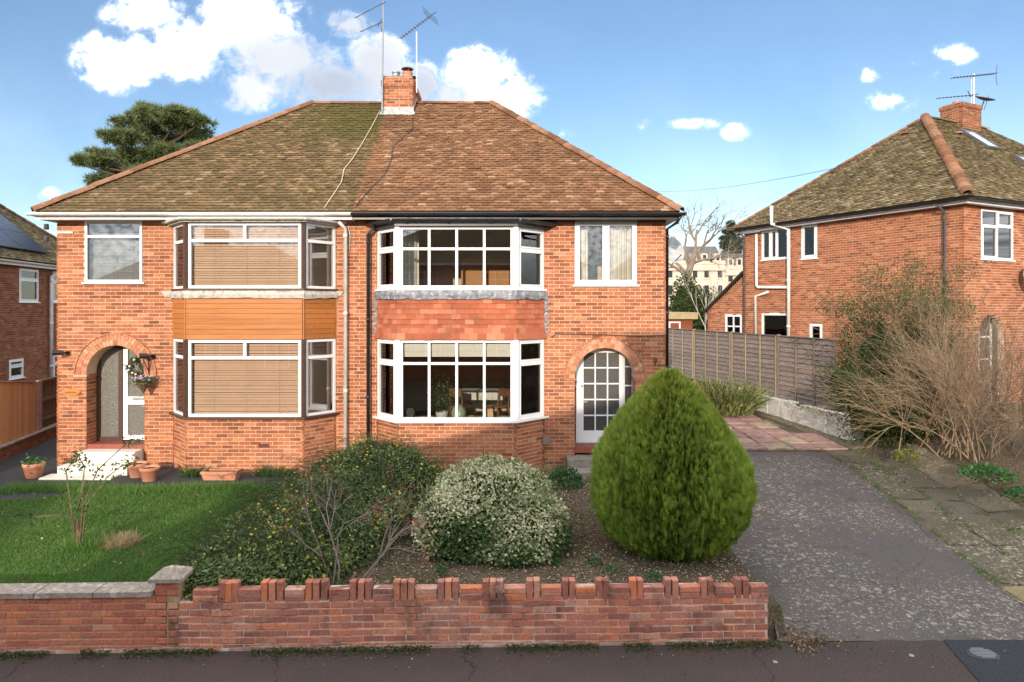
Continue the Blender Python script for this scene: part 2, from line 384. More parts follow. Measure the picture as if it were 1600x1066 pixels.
M_ORANGE = wood_mat('orange_fence_board', (0.50, 0.24, 0.09), (0.64, 0.34, 0.15), 'z', 0.8)
M_BFENCE = wood_mat('shadow_fence_board', (0.10, 0.055, 0.025), (0.22, 0.125, 0.055), 'z', 0.9)  # dark boards: the shadow on the further panel is put into the colour
M_PLAQUE = wood_mat('varnished_plaque', (0.42, 0.15, 0.04), (0.55, 0.24, 0.08), 'x', 0.35)
M_CHAIR = wood_mat('chair_wood', (0.16, 0.07, 0.03), (0.26, 0.12, 0.05), 'z', 0.5)

def leaf_mat(name, base_stops, tip_col=None, tip_amt=0.5, trans=0.25, rough=0.55, top=None, zr=(1, 3)):
    m, g = newmat(name, rough, 0.3)
    c = g.ramp(g.node('ShaderNodeAttribute', attribute_name='rnd').outputs['Fac'], base_stops)
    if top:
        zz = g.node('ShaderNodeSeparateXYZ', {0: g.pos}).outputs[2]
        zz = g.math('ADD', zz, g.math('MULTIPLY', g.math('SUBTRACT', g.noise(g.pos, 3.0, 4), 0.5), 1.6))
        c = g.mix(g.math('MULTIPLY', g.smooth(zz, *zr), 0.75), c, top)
    if tip_col:
        t = g.node('ShaderNodeAttribute', attribute_name='tip').outputs['Fac']
        c = g.mix(g.math('MULTIPLY', t, tip_amt), c, tip_col)
    g.put(g.b.inputs['Base Color'], c)
    tl = g.node('ShaderNodeBsdfTranslucent', {'Color': c})
    mx = g.node('ShaderNodeMixShader', {0: trans, 1: g.b.outputs[0], 2: tl.outputs[0]})
    g.l.new(mx.outputs[0], g.out.inputs[0]); return m
def bark(name, c0, c1, sc=12):
    m, g = newmat(name, 0.9, 0.15)
    n = g.noise(stretch(g, 1, 1, 0.4), sc, 6, 0.65)
    g.put(g.b.inputs['Base Color'], g.ramp(n, [(0.3, c0), (0.7, c1)])); bump(g, n, 0.01, 0.6); return m
# ---------------------------------------------------------------- ground
def wy(x): return 7.31 + (x + 5.48) * (7.55 - 7.31) / 8.31       # front line of the garden walls
def xw(y): return 8.27 - 0.159 * (y - 16.8)                       # low white wall beside the path
def xfence(y): return 7.96 - 0.193 * (y - 20.4)                   # boundary fence line
def drive_z(y): return 0.0 if y < 7.6 else lerp(0.0, 0.42, sstep(7.3, 14.5, y)) if y < 14.5 else 0.42 + 0.02 * (min(y, 26) - 14.5)
def zf(x, y):
    if y < 7.66: return 0.0
    if x < 3.08:
        z = 0.35 + 0.05 * sstep(8, 14, y)
        return z if y > wy(x) + 0.12 else 0.0
    z = drive_z(y)
    if x > 6.9 and y < 16.75: z += 0.55 * sstep(7.9, 10.0, x) * sstep(8.5, 14.0, y)
    return z
def sheet(name, mat, xs, ys, off=0.0, fx=None, inside=None, zfun=zf, jitter=0.0):
    """a sheet over the terrain; fx(u, y) maps u in 0..1 to x"""
    m = MB(); idx = {}
    for j, y in enumerate(ys):
        for i, u in enumerate(xs):
            x = fx(u, y) if fx else u
            yy = y(u) if callable(y) else y
            idx[i, j] = len(m.v)
            dz = jitter * mnoise.noise(Vector((x * 3, yy * 3, 0))) if jitter else 0
            m.v.append((x, yy, zfun(x, yy) + off + dz))
    for j in range(len(ys) - 1):
        for i in range(len(xs) - 1):
            f = (idx[i, j], idx[i + 1, j], idx[i + 1, j + 1], idx[i, j + 1])
            if inside:
                c = sum((Vector(m.v[k]) for k in f), Vector()) / 4
                if not inside(c.x, c.y): continue
            m.f.append(f); m.r.append(0.0); m.mi.append(0)
    return m.build(name, mat, smooth=True)
def ground_mat():
    m, g = newmat('garden_soil', 0.95, 0.1)
    n = g.noise(g.pos, 30, 7, 0.7); b = g.noise(g.pos, 2.2, 5, 0.6)
    c = g.ramp(n, [(0.28, (0.035, 0.026, 0.018)), (0.5, (0.115, 0.085, 0.058)), (0.72, (0.26, 0.20, 0.14))])
    c = g.mix(g.math('MULTIPLY', g.smooth(b, 0.5, 0.62), 0.6), c, g.ramp(n, [(0.3, (0.03, 0.04, 0.014)), (0.7, (0.10, 0.105, 0.04))]))
    g.put(g.b.inputs['Base Color'], c); bump(g, n, 0.03, 0.9); return m
M_GROUND = ground_mat()
gx = [-900, -300, -120, -60, -35, -22, -16, -13, -11, -9.5, -8, -7, -6, -5, -4, -3, -2, -1, 0, 1, 2, 2.6, 3.04, 3.12, 3.6, 4.2, 5, 6, 6.9, 7.2, 7.5, 7.8, 8.1, 8.4, 8.8, 9.4, 10, 11, 13, 16, 22, 35, 60, 120, 300, 900]
gy = [-900, -300, -120, -60, -30, -16, -8, 0, 4, 5.5, 7.2, 7.3, 7.4, 7.5, 7.56, 7.6, 7.66, 7.72, 7.8, 8, 8.4, 9, 9.6, 10.2, 11, 12, 13, 14, 15, 16, 16.7, 16.8, 17.5, 18.5, 20, 22, 24, 26, 28, 32, 40, 60, 100, 200, 400, 900]
tag(sheet('ground', M_GROUND, gx, gy, -0.012), 'soil and gravel ground around the houses', None, kind='structure')

def asphalt(name, c0, c1, lichen=0.0, moss=0.0, tint=None, lich_col=(0.40, 0.35, 0.27), rough=0.9, lsc=7.0, cracks=0.0):
    m, g = newmat(name, rough, 0.25)
    n = g.noise(g.pos, 60, 5, 0.7); b = g.noise(g.pos, 0.9, 5, 0.6)
    c = g.ramp(n, [(0.3, c0), (0.7, c1)])
    if tint: c = g.mix(g.math('MULTIPLY', g.smooth(b, 0.4, 0.62), 0.7), c, g.ramp(n, [(0.3, tint[0]), (0.7, tint[1])]))
    if lichen:
        warp = g.node('ShaderNodeVectorMath', {0: g.pos, 1: g.node('ShaderNodeVectorMath', {0: g.node('ShaderNodeTexNoise', {'Vector': g.pos, 'Scale': 9.0, 'Detail': 4}).outputs['Color'], 1: (0.13, 0.13, 0.0)}, operation='MULTIPLY').outputs[0]}, operation='ADD').outputs[0]
        big = g.noise(g.pos, 0.55, 3, 0.5)
        acc = None
        for sc, th in ((lsc, 0.36), (lsc * 1.9, 0.38), (lsc * 3.6, 0.34)):
            vo = g.node('ShaderNodeTexVoronoi', {'Vector': warp, 'Scale': sc, 'Randomness': 1.0})
            rr = g.node('ShaderNodeSeparateColor', {0: vo.outputs['Color']}).outputs[0]
            lim = g.math('MULTIPLY', g.math('MULTIPLY', th, rr), g.math('ADD', g.smooth(big, 0.34, 0.62), 0.35))
            k = g.smooth(g.math('SUBTRACT', lim, vo.outputs['Distance']), -0.03, 0.10)
            acc = k if acc is None else g.math('MAXIMUM', acc, k)
        acc = g.math('MULTIPLY', acc, g.smooth(g.noise(g.pos, 34, 4, 0.7), 0.30, 0.55))
        c = g.mix(g.math('MULTIPLY', acc, lichen), c, g.ramp(g.noise(g.pos, 18, 3), [(0.35, tuple(x * 0.7 for x in lich_col)), (0.65, tuple(min(1, x * 1.25) for x in lich_col))]))
    if cracks:
        wv = g.node('ShaderNodeVectorMath', {0: g.pos, 1: g.node('ShaderNodeVectorMath', {0: g.node('ShaderNodeTexNoise', {'Vector': g.pos, 'Scale': 2.5, 'Detail': 5}).outputs['Color'], 1: (0.5, 0.5, 0.0)}, operation='MULTIPLY').outputs[0]}, operation='ADD').outputs[0]
        ve_ = g.node('ShaderNodeTexVoronoi', {'Vector': wv, 'Scale': 0.30}, feature='DISTANCE_TO_EDGE').outputs['Distance']
        c = g.mix(g.math('MULTIPLY', g.math('SUBTRACT', 1.0, g.smooth(ve_, 0.0006, 0.0035)), cracks), c, (0.012, 0.010, 0.009))
        c = g.mix(g.math('MULTIPLY', g.smooth(g.noise(g.pos, 150, 2), 0.62, 0.72), 0.5), c, (0.26, 0.22, 0.20))
    if moss:
        mo = g.smooth(g.noise(g.pos, 4.5, 8, 0.7), 0.53, 0.66)
        c = g.mix(g.math('MULTIPLY', mo, moss), c, (0.055, 0.06, 0.018))
    g.put(g.b.inputs['Base Color'], c); bump(g, n, 0.008, 0.7); return m
M_DRIVE = asphalt('lichened_drive', (0.058, 0.052, 0.049), (0.145, 0.128, 0.120), 0.8, 0.45, ((0.072, 0.056, 0.050), (0.168, 0.132, 0.114)), (0.37, 0.32, 0.25), lsc=11, cracks=0.4)
M_VERGE = asphalt('mossy_paving', (0.075, 0.065, 0.048), (0.18, 0.15, 0.11), 0.8, 0.6, ((0.06, 0.05, 0.03), (0.16, 0.125, 0.075)), (0.46, 0.41, 0.30), lsc=11)
M_FOOT = asphalt('footway_asphalt', (0.030, 0.023, 0.021), (0.092, 0.068, 0.060), 0.0, 0.3, ((0.036, 0.024, 0.022), (0.115, 0.078, 0.068)), cracks=0.6)
M_PATCH = asphalt('dark_asphalt_patch', (0.014, 0.016, 0.02), (0.055, 0.058, 0.065))
M_ROAD = asphalt('road_asphalt', (0.035, 0.034, 0.034), (0.09, 0.088, 0.085))
M_LDRIVE = asphalt('left_drive_asphalt', (0.022, 0.023, 0.024), (0.07, 0.072, 0.072), 0.0, 0.35)
lin = lambda a, b, n: [lerp(a, b, i / (n - 1)) for i in range(n)]
fl = lambda x, y: 0.0
tag(sheet('road', M_ROAD, [-200, -20, 0, 20, 200], [-3.2, 0, 4.0], -0.10, zfun=fl), 'grey asphalt road along the front', kind='structure')
tag(sheet('pavement', M_FOOT, [-200, -20] + lin(-8, 12, 41) + [40, 200], [4.12, 5, 6, 6.8, 7.2, 7.55, 7.62], 0.0, zfun=lambda x, y: 0.006 * mnoise.noise(Vector((x, y, 0)))), 'reddish asphalt footway before the garden walls', kind='structure')
k = MB().box(-200, 200, 4.0, 4.12, -0.11, 0.012); tag(k.build('kerb', M_CONC), 'concrete kerb between road and footway', kind='structure')
k = MB().box(-200, 200, -5.2, -3.2, -0.11, 0.0); tag(k.build('far_pavement', M_FOOT), 'asphalt footway on the opposite side of the street', kind='structure')
def drx(y): return lerp(6.3, 7.12, min(1, (y - 8.45) / 7.3))
tag(sheet('driveway', M_DRIVE, lin(0, 1, 26), lin(7.58, 15.75, 40), 0.004, fx=lambda u, y: lerp(3.10 if y > 7.9 else 2.95, drx(y), u), jitter=0.012), 'dark asphalt drive speckled with pale lichen', kind='structure')
tag(sheet('mossy_verge', M_VERGE, lin(0, 1, 20), lin(7.58, 24.0, 60), 0.006, fx=lambda u, y: lerp(drx(y), drx(y) + (1.9 if y < 14 else lerp(1.9, 0.95, min(1, (y - 14) / 2.5))) if y < 16.8 else min(xw(y) - 0.01, drx(y) + 0.95), u), jitter=0.03), 'mossy broken concrete strip beside the drive', kind='structure')
m = MB()
tag(sheet('asphalt_patch', M_PATCH, lin(0, 1, 6), [6.3, 6.8, 7.2, 7.60], 0.012, fx=lambda u, y: lerp(lerp(4.85, 4.80, (y - 6.3) / 1.3) - (7.60 - y) * 0.25, 5.95 - (7.6 - y) * 0.1, u), zfun=fl), 'dark square asphalt repair in the footway at the drive', kind='structure')
def lawn_l(y): return -12.0 if y < 10.5 else lerp(-12.0, -7.6, sstep(10.5, 12.3, y))
tag(sheet('left_drive', M_LDRIVE, lin(-13.2, -1.8, 40), lin(7.8, 26, 70), 0.002, inside=lambda x, y: x < -9.3 or (y > 12.2 and y < 14.3 and x < -2.9) or (y > 9 and y < 14.3 and x < lawn_l(y) + .4), zfun=lambda x, y: 0.36 + 0.04 * sstep(8, 14, y)), 'dark asphalt drive and path beside the left house', kind='structure')
M_LAWN = plain('lawn_soil', (0.045, 0.075, 0.018), 0.95, 0.5, 12, 0.1, 0.02, dirt=(0.10, 0.085, 0.04), dscale=1.6, damt=0.5)
lawn = tag(sheet('lawn', M_LAWN, lin(0, 1, 30), lin(7.7, 12.55, 30), 0.02, fx=lambda u, y: lerp(lawn_l(y), -2.6, u)), 'green front lawn behind the left wall', kind='structure')

b = MB()   # raised bed behind the low white wall, level with the ground round the right house
ysb = lin(16.62, 32, 12)
for i in range(11):
    ya, yb2 = ysb[i], ysb[i + 1]; b.quad((xw(ya) + .1, ya, 1.0), (60, ya, 1.02), (60, yb2, 1.02), (xw(yb2) + .1, yb2, 1.0))
b.quad((xw(16.62) + .1, 16.62, .2), (60, 16.62, .2), (60, 16.62, 1.02), (xw(16.62) + .1, 16.62, 1.0))
tag(b.build('flower_bed', M_GROUND), 'raised soil bed behind the low white wall', kind='structure')
# grass on the lawn
M_GRASS = leaf_mat('grass', [(0, (0.045, 0.11, 0.018)), (0.5, (0.085, 0.19, 0.03)), (0.85, (0.14, 0.25, 0.05)), (1, (0.30, 0.28, 0.12))], (0.17, 0.28, 0.07), 0.5, 0.3)
def grass_blades(name, pts, h, wid, mat, lean=0.5, rbias=None, parent=None):
    N = len(pts)
    tv = [(-0.5, 0, 0), (0.5, 0, 0), (0.3, 0.55, 0.03), (-0.3, 0.55, 0.03), (0, 1, 0.2)]
    ax = np.stack([rng.normal(0, lean, N), rng.normal(0, lean, N), np.ones(N)], 1)
    R = frames(ax, h, width=1.0); R[:, :, 0] *= (np.broadcast_to(wid, (N,)) / np.broadcast_to(h, (N,)))[:, None]
    r = rng.random(N) if rbias is None else np.clip(rbias + rng.normal(0, 0.15, N), 0, 1)
    # quads and a tip triangle share one template of triangles
    return bulk(name, tv, [(0, 1, 2), (0, 2, 3), (3, 2, 4)], pts, R, mat, parent, rnd=r, tip=[0, 0, .6, .6, 1])
def lawn_pts(n, y0, y1, fl_, fr_):
    y = rng.uniform(y0, y1, n); l = np.array([fl_(v) for v in y]); r = np.array([fr_(v) for v in y])
    x = l + (r - l) * rng.random(n)
    return np.stack([x, y, np.array([zf(a, b) for a, b in zip(x, y)]) + 0.015], 1)
p = lawn_pts(95000, 7.9, 12.5, lambda y: max(lawn_l(y), -1.06 * y / 1.2), lambda y: -2.75 if y > 9.5 else -3.4)
nb = np.array([mnoise.noise(Vector((a[0] * 1.3, a[1] * 1.3, 1))) for a in p])
tag(grass_blades('lawn_grass', p, rng.uniform(0.03, 0.065, len(p)) * (1 + 0.4 * nb), 0.009, M_GRASS, 0.7, 0.42 - 0.35 * nb), 'short green grass covering the left front lawn', 'grass', kind='stuff')
y_ = rng.uniform(0, 1, 9000); x_ = rng.uniform(-9.2, -3.0, 9000)
p = np.stack([x_, 12.35 + 0.25 * np.sin(x_ * 2.1) * 0.4 + rng.normal(0, 0.12, 9000), np.full(9000, 0.37)], 1)
tag(grass_blades('long_grass_fringe', p, rng.uniform(0.08, 0.22, 9000), 0.012, M_GRASS, 0.5, 0.55), 'longer pale grass fringe along the back edge of the lawn', 'grass', kind='stuff')

# pink and cream slabs of the side path
M_SLABP = plain('pink_slab', (0.33, 0.20, 0.17), 0.85, 0.3, 7, 0.25, 0.004, dirt=(0.15, 0.12, 0.085), dscale=2.5, damt=0.7)
M_SLABC = plain('cream_slab', (0.37, 0.29, 0.19), 0.85, 0.3, 7, 0.25, 0.004, dirt=(0.17, 0.13, 0.09), dscale=2.5, damt=0.7)
M_SLABG = asphalt('grey_slab', (0.085, 0.075, 0.055), (0.21, 0.18, 0.13), 0.75, 0.7, ((0.09, 0.07, 0.045), (0.24, 0.185, 0.12)), (0.42, 0.37, 0.27), lsc=13)
M_SLABO = plain('ochre_slab', (0.25, 0.19, 0.10), 0.9, 0.25, 10, 0.25, 0.004, dirt=(0.13, 0.11, 0.07), dscale=3, damt=0.5)
path = tag(sheet('side_path', M_GROUND, lin(0, 1, 6), lin(15.5, 25, 20), 0.008, fx=lambda u, y: lerp(3.3, xw(max(y, 16.8)) - 0.4, u), zfun=lambda x, y: drive_z(y)), 'slabbed path leading down the side of the house', kind='structure')
sl = 0.62
slab_mesh = {}
for nm, mt in (('p', M_SLABP), ('c', M_SLABC)):
    b = MB(); h = sl / 2 - 0.012
    b.add([(-h, -h, 0), (h, -h, 0), (h, h, 0), (-h, h, 0), (-h + .012, -h + .012, .03), (h - .012, -h + .012, .03), (h - .012, h - .012, .03), (-h + .012, h - .012, .03)],
          [(4, 5, 6, 7), (0, 1, 5, 4), (1, 2, 6, 5), (2, 3, 7, 6), (3, 0, 4, 7)])
    slab_mesh[nm] = b.mesh('paving_slab', mt)
for j in range(15):
    for i in range(7):
        x, y = 3.7 + i * sl, 15.95 + j * sl
        if x + sl / 2 > xw(max(y, 16.8)) - 0.42: continue
        o = bpy.data.objects.new('paving_slab', slab_mesh['p' if random.random() < .66 else 'c'])
        o.location = (x, y, drive_z(y) + 0.012 + random.uniform(-.006, .008)); o.rotation_euler = (random.uniform(-.02, .02), random.uniform(-.02, .02), random.uniform(-.015, .015))
        link(o, path)
# worn slabs in the strip on the far side of the drive
vg = bpy.data.objects['mossy_verge']
for j in range(14):
    for i in range(3):
        y = 8.0 + j * 0.62; x = drx(y) + 0.36 + i * 0.62
        if random.random() < 0.34 and y > 9: continue
        b = MB(); q = []
        for (a, c) in ((-.29, -.29), (.29, -.29), (.29, .29), (-.29, .29)):
            X, Y = x + a + random.uniform(-.05, .05), y + c + random.uniform(-.05, .05); q.append((X, Y, zf(X, Y) + random.uniform(.008, .03)))
        b.prism([(a[0], a[1], a[2] - .06) for a in q], (0, 0, 0.06))
        b.build('paving_slab', M_SLABO if (j == 1 and i == 0) else random.choice((M_SLABG, M_VERGE)), vg)
# round iron cover and small studs in the footway
mh = thing('access_cover', 'oval ribbed iron cover set in the dark asphalt patch', 'cover', (5.02, 7.28, 0.012))
b = MB(); b.lathe([(0.0, .012), (.155, .012), (.165, .004), (.165, 0)], (5.02, 7.28, .012), 28, sy=0.72); b.build('rim', M_DMETAL, mh)
b = MB()
for i in range(7):
    w = .125 * math.sqrt(max(0.05, 1 - ((i - 3) / 3.6) ** 2)); b.box(5.02 - w, 5.02 + w, 7.28 + (i - 3) * .031 - .009, 7.28 + (i - 3) * .031 + .009, .0225, .031)
b.build('ribs', M_METAL, mh)
for (px, py, nm) in ((1211, 1035, 'pale round marker stud near the wall end'), (1424, 1025, 'pale round marker stud before the dark asphalt patch')):
    Y = CZ * F / (py - HY); X = (px - 800) / F * Y
    tag(MB().lathe([(0, .012), (.022, .010), (.028, .0)], (X, Y, .005), 12).build('marker_stud', M_METAL), 'small ' + nm, 'stud', 'studs in the footway')
# ---------------------------------------------------------------- bricks, tiles, windows
BC, BL = 0.075, 0.225
class Bricks:
    """collects bricks of one house: the 300 that show largest become objects, the rest one mass"""
    def __init__(s, mat, mortar, jit=0.0025): s.full = []; s.part = []; s.mat = mat; s.mortar = mortar; s.back = MB(); s.jit = jit
    def wall(s, o, u, L, z0, z1, openings=(), thick=0.2, phase=0.0, raked=None, ends=(.03, .03)):
        """o=(x,y) start, u=(ux,uy) along; outward normal is (uy,-ux). openings: fn(zmid) -> (a,b) or None"""
        ux, uy = u; n = (uy, -ux); nc = int(round((z1 - z0) / BC))
        for c in range(nc):
            za = z0 + c * BC; zm = za + BC / 2
            iv = [(0.0, L)]
            if raked:
                r = raked(zm)
                iv = [r] if r and r[1] - r[0] > .04 else []
            for op in openings:
                h = op(zm)
                if h is None: continue
                nv = []
                for (a, b) in iv:
                    if h[0] > a: nv.append((a, min(b, h[0])))
                    if h[1] < b: nv.append((max(a, h[1]), b))
                iv = [(a, b) for a, b in nv if b - a > 0.012]
            for (a, b) in iv:
                ai = a + (ends[0] if a < 1e-6 else .012); bi = b - (ends[1] if b > L - 1e-6 else .012)
                if bi - ai < .01: ai, bi = a, b
                p = (o[0] + ux * ai - n[0] * .006, o[1] + uy * ai - n[1] * .006, za)
                s.back.obox(p, (ux * (bi - ai), uy * (bi - ai), 0), (-n[0] * thick, -n[1] * thick, 0), (0, 0, BC))
                k0 = math.floor((a - phase) / BL) - 1
                k = k0
                while True:
                    t0 = phase + k * BL + (BL / 2 if c % 2 else 0); t1 = t0 + BL - 0.013
                    k += 1
                    if t0 > b: break
                    q0, q1 = max(t0, a + .001), min(t1, b - .001)
                    if q1 - q0 < 0.03: continue
                    s.brick(o, u, n, q0, q1, za, abs(q1 - q0 - 0.212) < 1e-4)
    def brick(s, o, u, n, q0, q1, za, full):
        j = random.uniform(-s.jit, s.jit)
        p = Vector((o[0] + u[0] * q0 + n[0] * j, o[1] + u[1] * q0 + n[1] * j, za + .0065 + random.uniform(-.001, .001)))
        if full: s.full.append((p, u, n))
        else: s.part.append((p, u, n, q1 - q0))
    def finish(s, wall_obj_parent, limit=300, name='wall', key=None):
        w = s.back.build(name, s.mortar, wall_obj_parent)
        s.full.sort(key=key or (lambda b: (b[0] - cam.location).length))
        me = MB().obox((0, 0, 0), (0.212, 0, 0), (0, 0, .062), (0, .018, 0)).mesh('brick', s.mat)
        for (p, u, n) in s.full[:limit]:
            o = bpy.data.objects.new('brick', me)
            o.matrix_basis = Matrix(((u[0], -n[0], 0, p.x), (u[1], -n[1], 0, p.y), (0, 0, 1, p.z), (0, 0, 0, 1)))
            link(o, w)
        rest = [(p, u, n, .212) for (p, u, n) in s.full[limit:]] + s.part
        if rest:
            mm = MB()
            for (p, u, n, l) in rest:
                mm.obox(p, (u[0] * l, u[1] * l, 0), (0, 0, .062), (-n[0] * .018, -n[1] * .018, 0), rnd=random.random())
            tag(mm.build('brickwork', s.mat, w), kind='stuff')
        return w
def rect_open(a, b, z0, z1): return lambda z: (a, b) if z0 < z < z1 else None
def arch_open(c, r, zs, z0): # half round arch with spring zs
    def f(z):
        if z < z0 or z >= zs + r: return None
        if z <= zs: return (c - r, c + r)
        h = math.sqrt(max(0, r * r - (z - zs) ** 2)); return (c - h, c + h)
    return f

class Tiles:
    def __init__(s, mat, gauge=0.105, width=0.165): s.mat = mat; s.g = gauge; s.w = width; s.full = []; s.part = []; s.deck = MB()
    def slope(s, poly, show=True):
        """poly: planar points, first two are the eave (left to right seen from outside)"""
        P = [Vector(p) for p in poly]; e = (P[1] - P[0]).normalized()
        nrm = (P[1] - P[0]).cross(P[2] - P[0]).normalized(); up = nrm.cross(e).normalized()
        q = [((p - P[0]).dot(e), (p - P[0]).dot(up)) for p in P]
        H = max(v for _, v in q); s.deck.prism([p - nrm * .03 for p in P], nrm * .028)
        if not show: return
        for r in range(int(H / s.g) + 1):
            v = r * s.g; vm = min(v + s.g * .5, H - 1e-3); xs = []
            for i in range(len(q)):
                (a, b), (c, d) = q[i], q[(i + 1) % len(q)]
                if (b - vm) * (d - vm) < 0: xs.append(a + (c - a) * (vm - b) / (d - b))
            if len(xs) < 2: continue
            lo, hi = min(xs), max(xs)
            k = math.floor(lo / s.w) - 1
            while True:
                t0 = k * s.w + (s.w / 2 if r % 2 else 0); k += 1
                if t0 > hi: break
                q0, q1 = max(t0 + .0015, lo), min(t0 + s.w - .0015, hi)
                if q1 - q0 < .02: continue
                pos = P[0] + e * q0 + up * (v - .012 + random.uniform(-.004, .004)) + nrm * random.uniform(0, .004)
                rec = (pos, e, up, nrm, q1 - q0, random.uniform(-.012, .012))
                (s.full if abs(q1 - q0 - s.w + .003) < 1e-5 and show == 'front' else s.part).append(rec + (r,))
    @staticmethod
    def shape(mb, pos, e, up, nrm, w, tw, g, rnd=0.0):
        L = g * 1.18; t = .018
        a = pos + nrm * .030; 
        v = [a, a + e * w + nrm * tw, a + e * w + up * L - nrm * .027, a + up * L - nrm * .027]
        m1 = a + e * w * .5 + nrm * (.004 + tw * .5); m2 = m1 + up * L - nrm * .027
        lo = [p - nrm * t for p in (v[0], m1, v[1])]
        mb.add([v[0], m1, v[1], v[2], m2, v[3]] + lo, [(0, 1, 4, 5), (1, 2, 3, 4), (6, 7, 1, 0), (7, 8, 2, 1), (6, 0, 5), (8, 3, 2)], rnd)
    def finish(s, parent, limit=300):
        d = s.deck.build('roof', M_DECK, parent)
        s.full.sort(key=lambda r: r[6])
        m = MB(); s.shape(m, Vector(), Vector((1, 0, 0)), Vector((0, 1, 0)), Vector((0, 0, 1)), s.w - .003, 0, s.g)
        me = m.mesh('roof_tile', s.mat)
        for (pos, e, up, nrm, w, tw, r) in s.full[:limit]:
            o = bpy.data.objects.new('roof_tile', me); M4 = Matrix.Identity(4)
            for i in range(3): M4[i][0] = e[i]; M4[i][1] = up[i]; M4[i][2] = nrm[i]; M4[i][3] = pos[i]
            o.matrix_basis = M4; link(o, d)
        mm = MB()
        for (pos, e, up, nrm, w, tw, r) in s.full[limit:] + s.part: self_r = random.random(); s.shape(mm, pos, e, up, nrm, w, tw, s.g, max(self_r, 1e-3))
        tag(mm.build('tiling', s.mat, d), kind='stuff')
        return d
def half_round_mesh(L, r0, r1, mat, name):
    m = MB(); n = 7
    for (y, r) in ((0, r0), (L, r1), (0, r0 - .022)):
        for i in range(n + 1):
            t = math.pi * i / n; m.v.append((r * math.cos(t), y, r * math.sin(t) * .85))
    for i in range(n):
        m.f.append((i, i + n + 1, i + n + 2, i + 1)); m.f.append((i, i + 1, i + 1 + 2 * (n + 1), i + 2 * (n + 1))); m.r += [0, 0]; m.mi += [0, 0]
    return m.mesh(name, mat, True)
def ridge_run(a, b, up, parent, mat, name, L=0.32, r=0.115, lift=0.0):
    a, b = Vector(a), Vector(b); d = (b - a); n = max(1, int(round(d.length / L))); L = d.length / n; d.normalize()
    me = half_round_mesh(L * 1.06, r, r * .9, mat, name)
    x = d.cross(Vector(up)).normalized(); z = x.cross(d)
    for i in range(n):
        o = bpy.data.objects.new(name, me); p = a + d * (L * i) + z * (lift + random.uniform(-.006, .006)); M4 = Matrix.Identity(4)
        for k in range(3): M4[k][0] = x[k]; M4[k][1] = d[k]; M4[k][2] = z[k]; M4[k][3] = p[k]
        o.matrix_basis = M4 @ Matrix.Rotation(random.uniform(-.05, .05), 4, 'Y'); link(o, parent)

def window(parent, o, u, w, h, cols, fm=M_WHITE, bw=0.055, depth=0.06, glass=M_GLASS, sill=None, sillm=None, name='window', sashw=0.035, sill_t=0.035, outer=None):
    """o bottom-left outer corner; u along. cols = [(width share, [(height share from the bottom, opening?), ...])]"""
    u = Vector((u[0], u[1], 0)); n = Vector((u.y, -u.x, 0)); o = Vector(o); Z = Vector((0, 0, 1))
    ob = outer or bw
    m = MB(); panes = []
    def bar(a0, a1, v0, v1, d0=-depth, d1=0.0): m.obox(o + u * a0 + Z * v0 + n * d0, u * (a1 - a0), Z * (v1 - v0), n * (d1 - d0))
    bar(0, ob, 0, h); bar(w - ob, w, 0, h); bar(ob, w - ob, 0, ob); bar(ob, w - ob, h - ob, h)
    tot = sum(c[0] for c in cols); iw = w - 2 * ob - bw * (len(cols) - 1); x = ob
    for ci, (share, rows) in enumerate(cols):
        cw = iw * share / tot
        rt = sum(r[0] for r in rows); ih = h - 2 * ob - bw * (len(rows) - 1); y = ob
        for ri, row in enumerate(rows):
            rs, opening = row[0], row[1]; rh = ih * rs / rt
            if opening:
                s_ = sashw
                bar(x + .004, x + s_, y + .004, y + rh - .004, -depth * .8, .014); bar(x + cw - s_, x + cw - .004, y + .004, y + rh - .004, -depth * .8, .014)
                bar(x + s_, x + cw - s_, y + .004, y + s_, -depth * .8, .0135); bar(x + s_, x + cw - s_, y + rh - s_, y + rh - .004, -depth * .8, .0135)
                panes.append((x + s_, x + cw - s_, y + s_, y + rh - s_))
            else:
                k = row[2] if len(row) > 2 else 1; pw = (cw - bw * (k - 1)) / k
                for t in range(k):
                    a0 = x + t * (pw + bw); panes.append((a0, a0 + pw, y, y + rh))
                    if t: bar(a0 - bw, a0, y, y + rh)
            y += rh
            if ri < len(rows) - 1: bar(x, x + cw, y, y + bw); y += bw
        x += cw
        if ci < len(cols) - 1: bar(x, x + bw, ob, h - ob); x += bw
    f = m.build(name, fm, parent)
    for (a0, a1, v0, v1) in panes:
        q = o - n * (depth * .55)
        tl = random.uniform(-.0012, .0012)
        MB().obox(q + u * (a0 - .004) + Z * (v0 - .004) + n * tl, u * (a1 - a0 + .008) - n * 2 * tl, Z * (v1 - v0 + .008), -n * .006).build('pane', glass, f)
    if sill:
        s_ = MB(); s_.obox(o - u * .05 - Z * sill_t - n * depth, u * (w + .1), n * (depth + sill), Z * (sill_t - .002)); s_.build('sill', sillm or fm, f)
    return f, panes
def blind(parent, o, u, w, h, mat=M_BLIND, pitch=0.034, back=0.10):
    """venetian blind: a mass of thin tilted slats plus two ladder cords"""
    u = Vector((u[0], u[1], 0)); n = Vector((u.y, -u.x, 0)); o = Vector(o) - n * back; Z = Vector((0, 0, 1)); m = MB()
    for i in range(int(h / pitch)):
        q = o + Z * (i * pitch + random.uniform(-.003, .003)); c = n * .009 - Z * .026; m.quad(q, q + u * w, q + u * w + c * -1, q - c)
    for t in (.2, .5, .8): m.obox(o + u * w * t + n * .012, u * .006, Z * h, n * .002)
    m.obox(o + Z * (h - .02) - n * .01, u * w, Z * .03, n * .025)
    return tag(m.build('blind', mat, parent), kind='stuff')
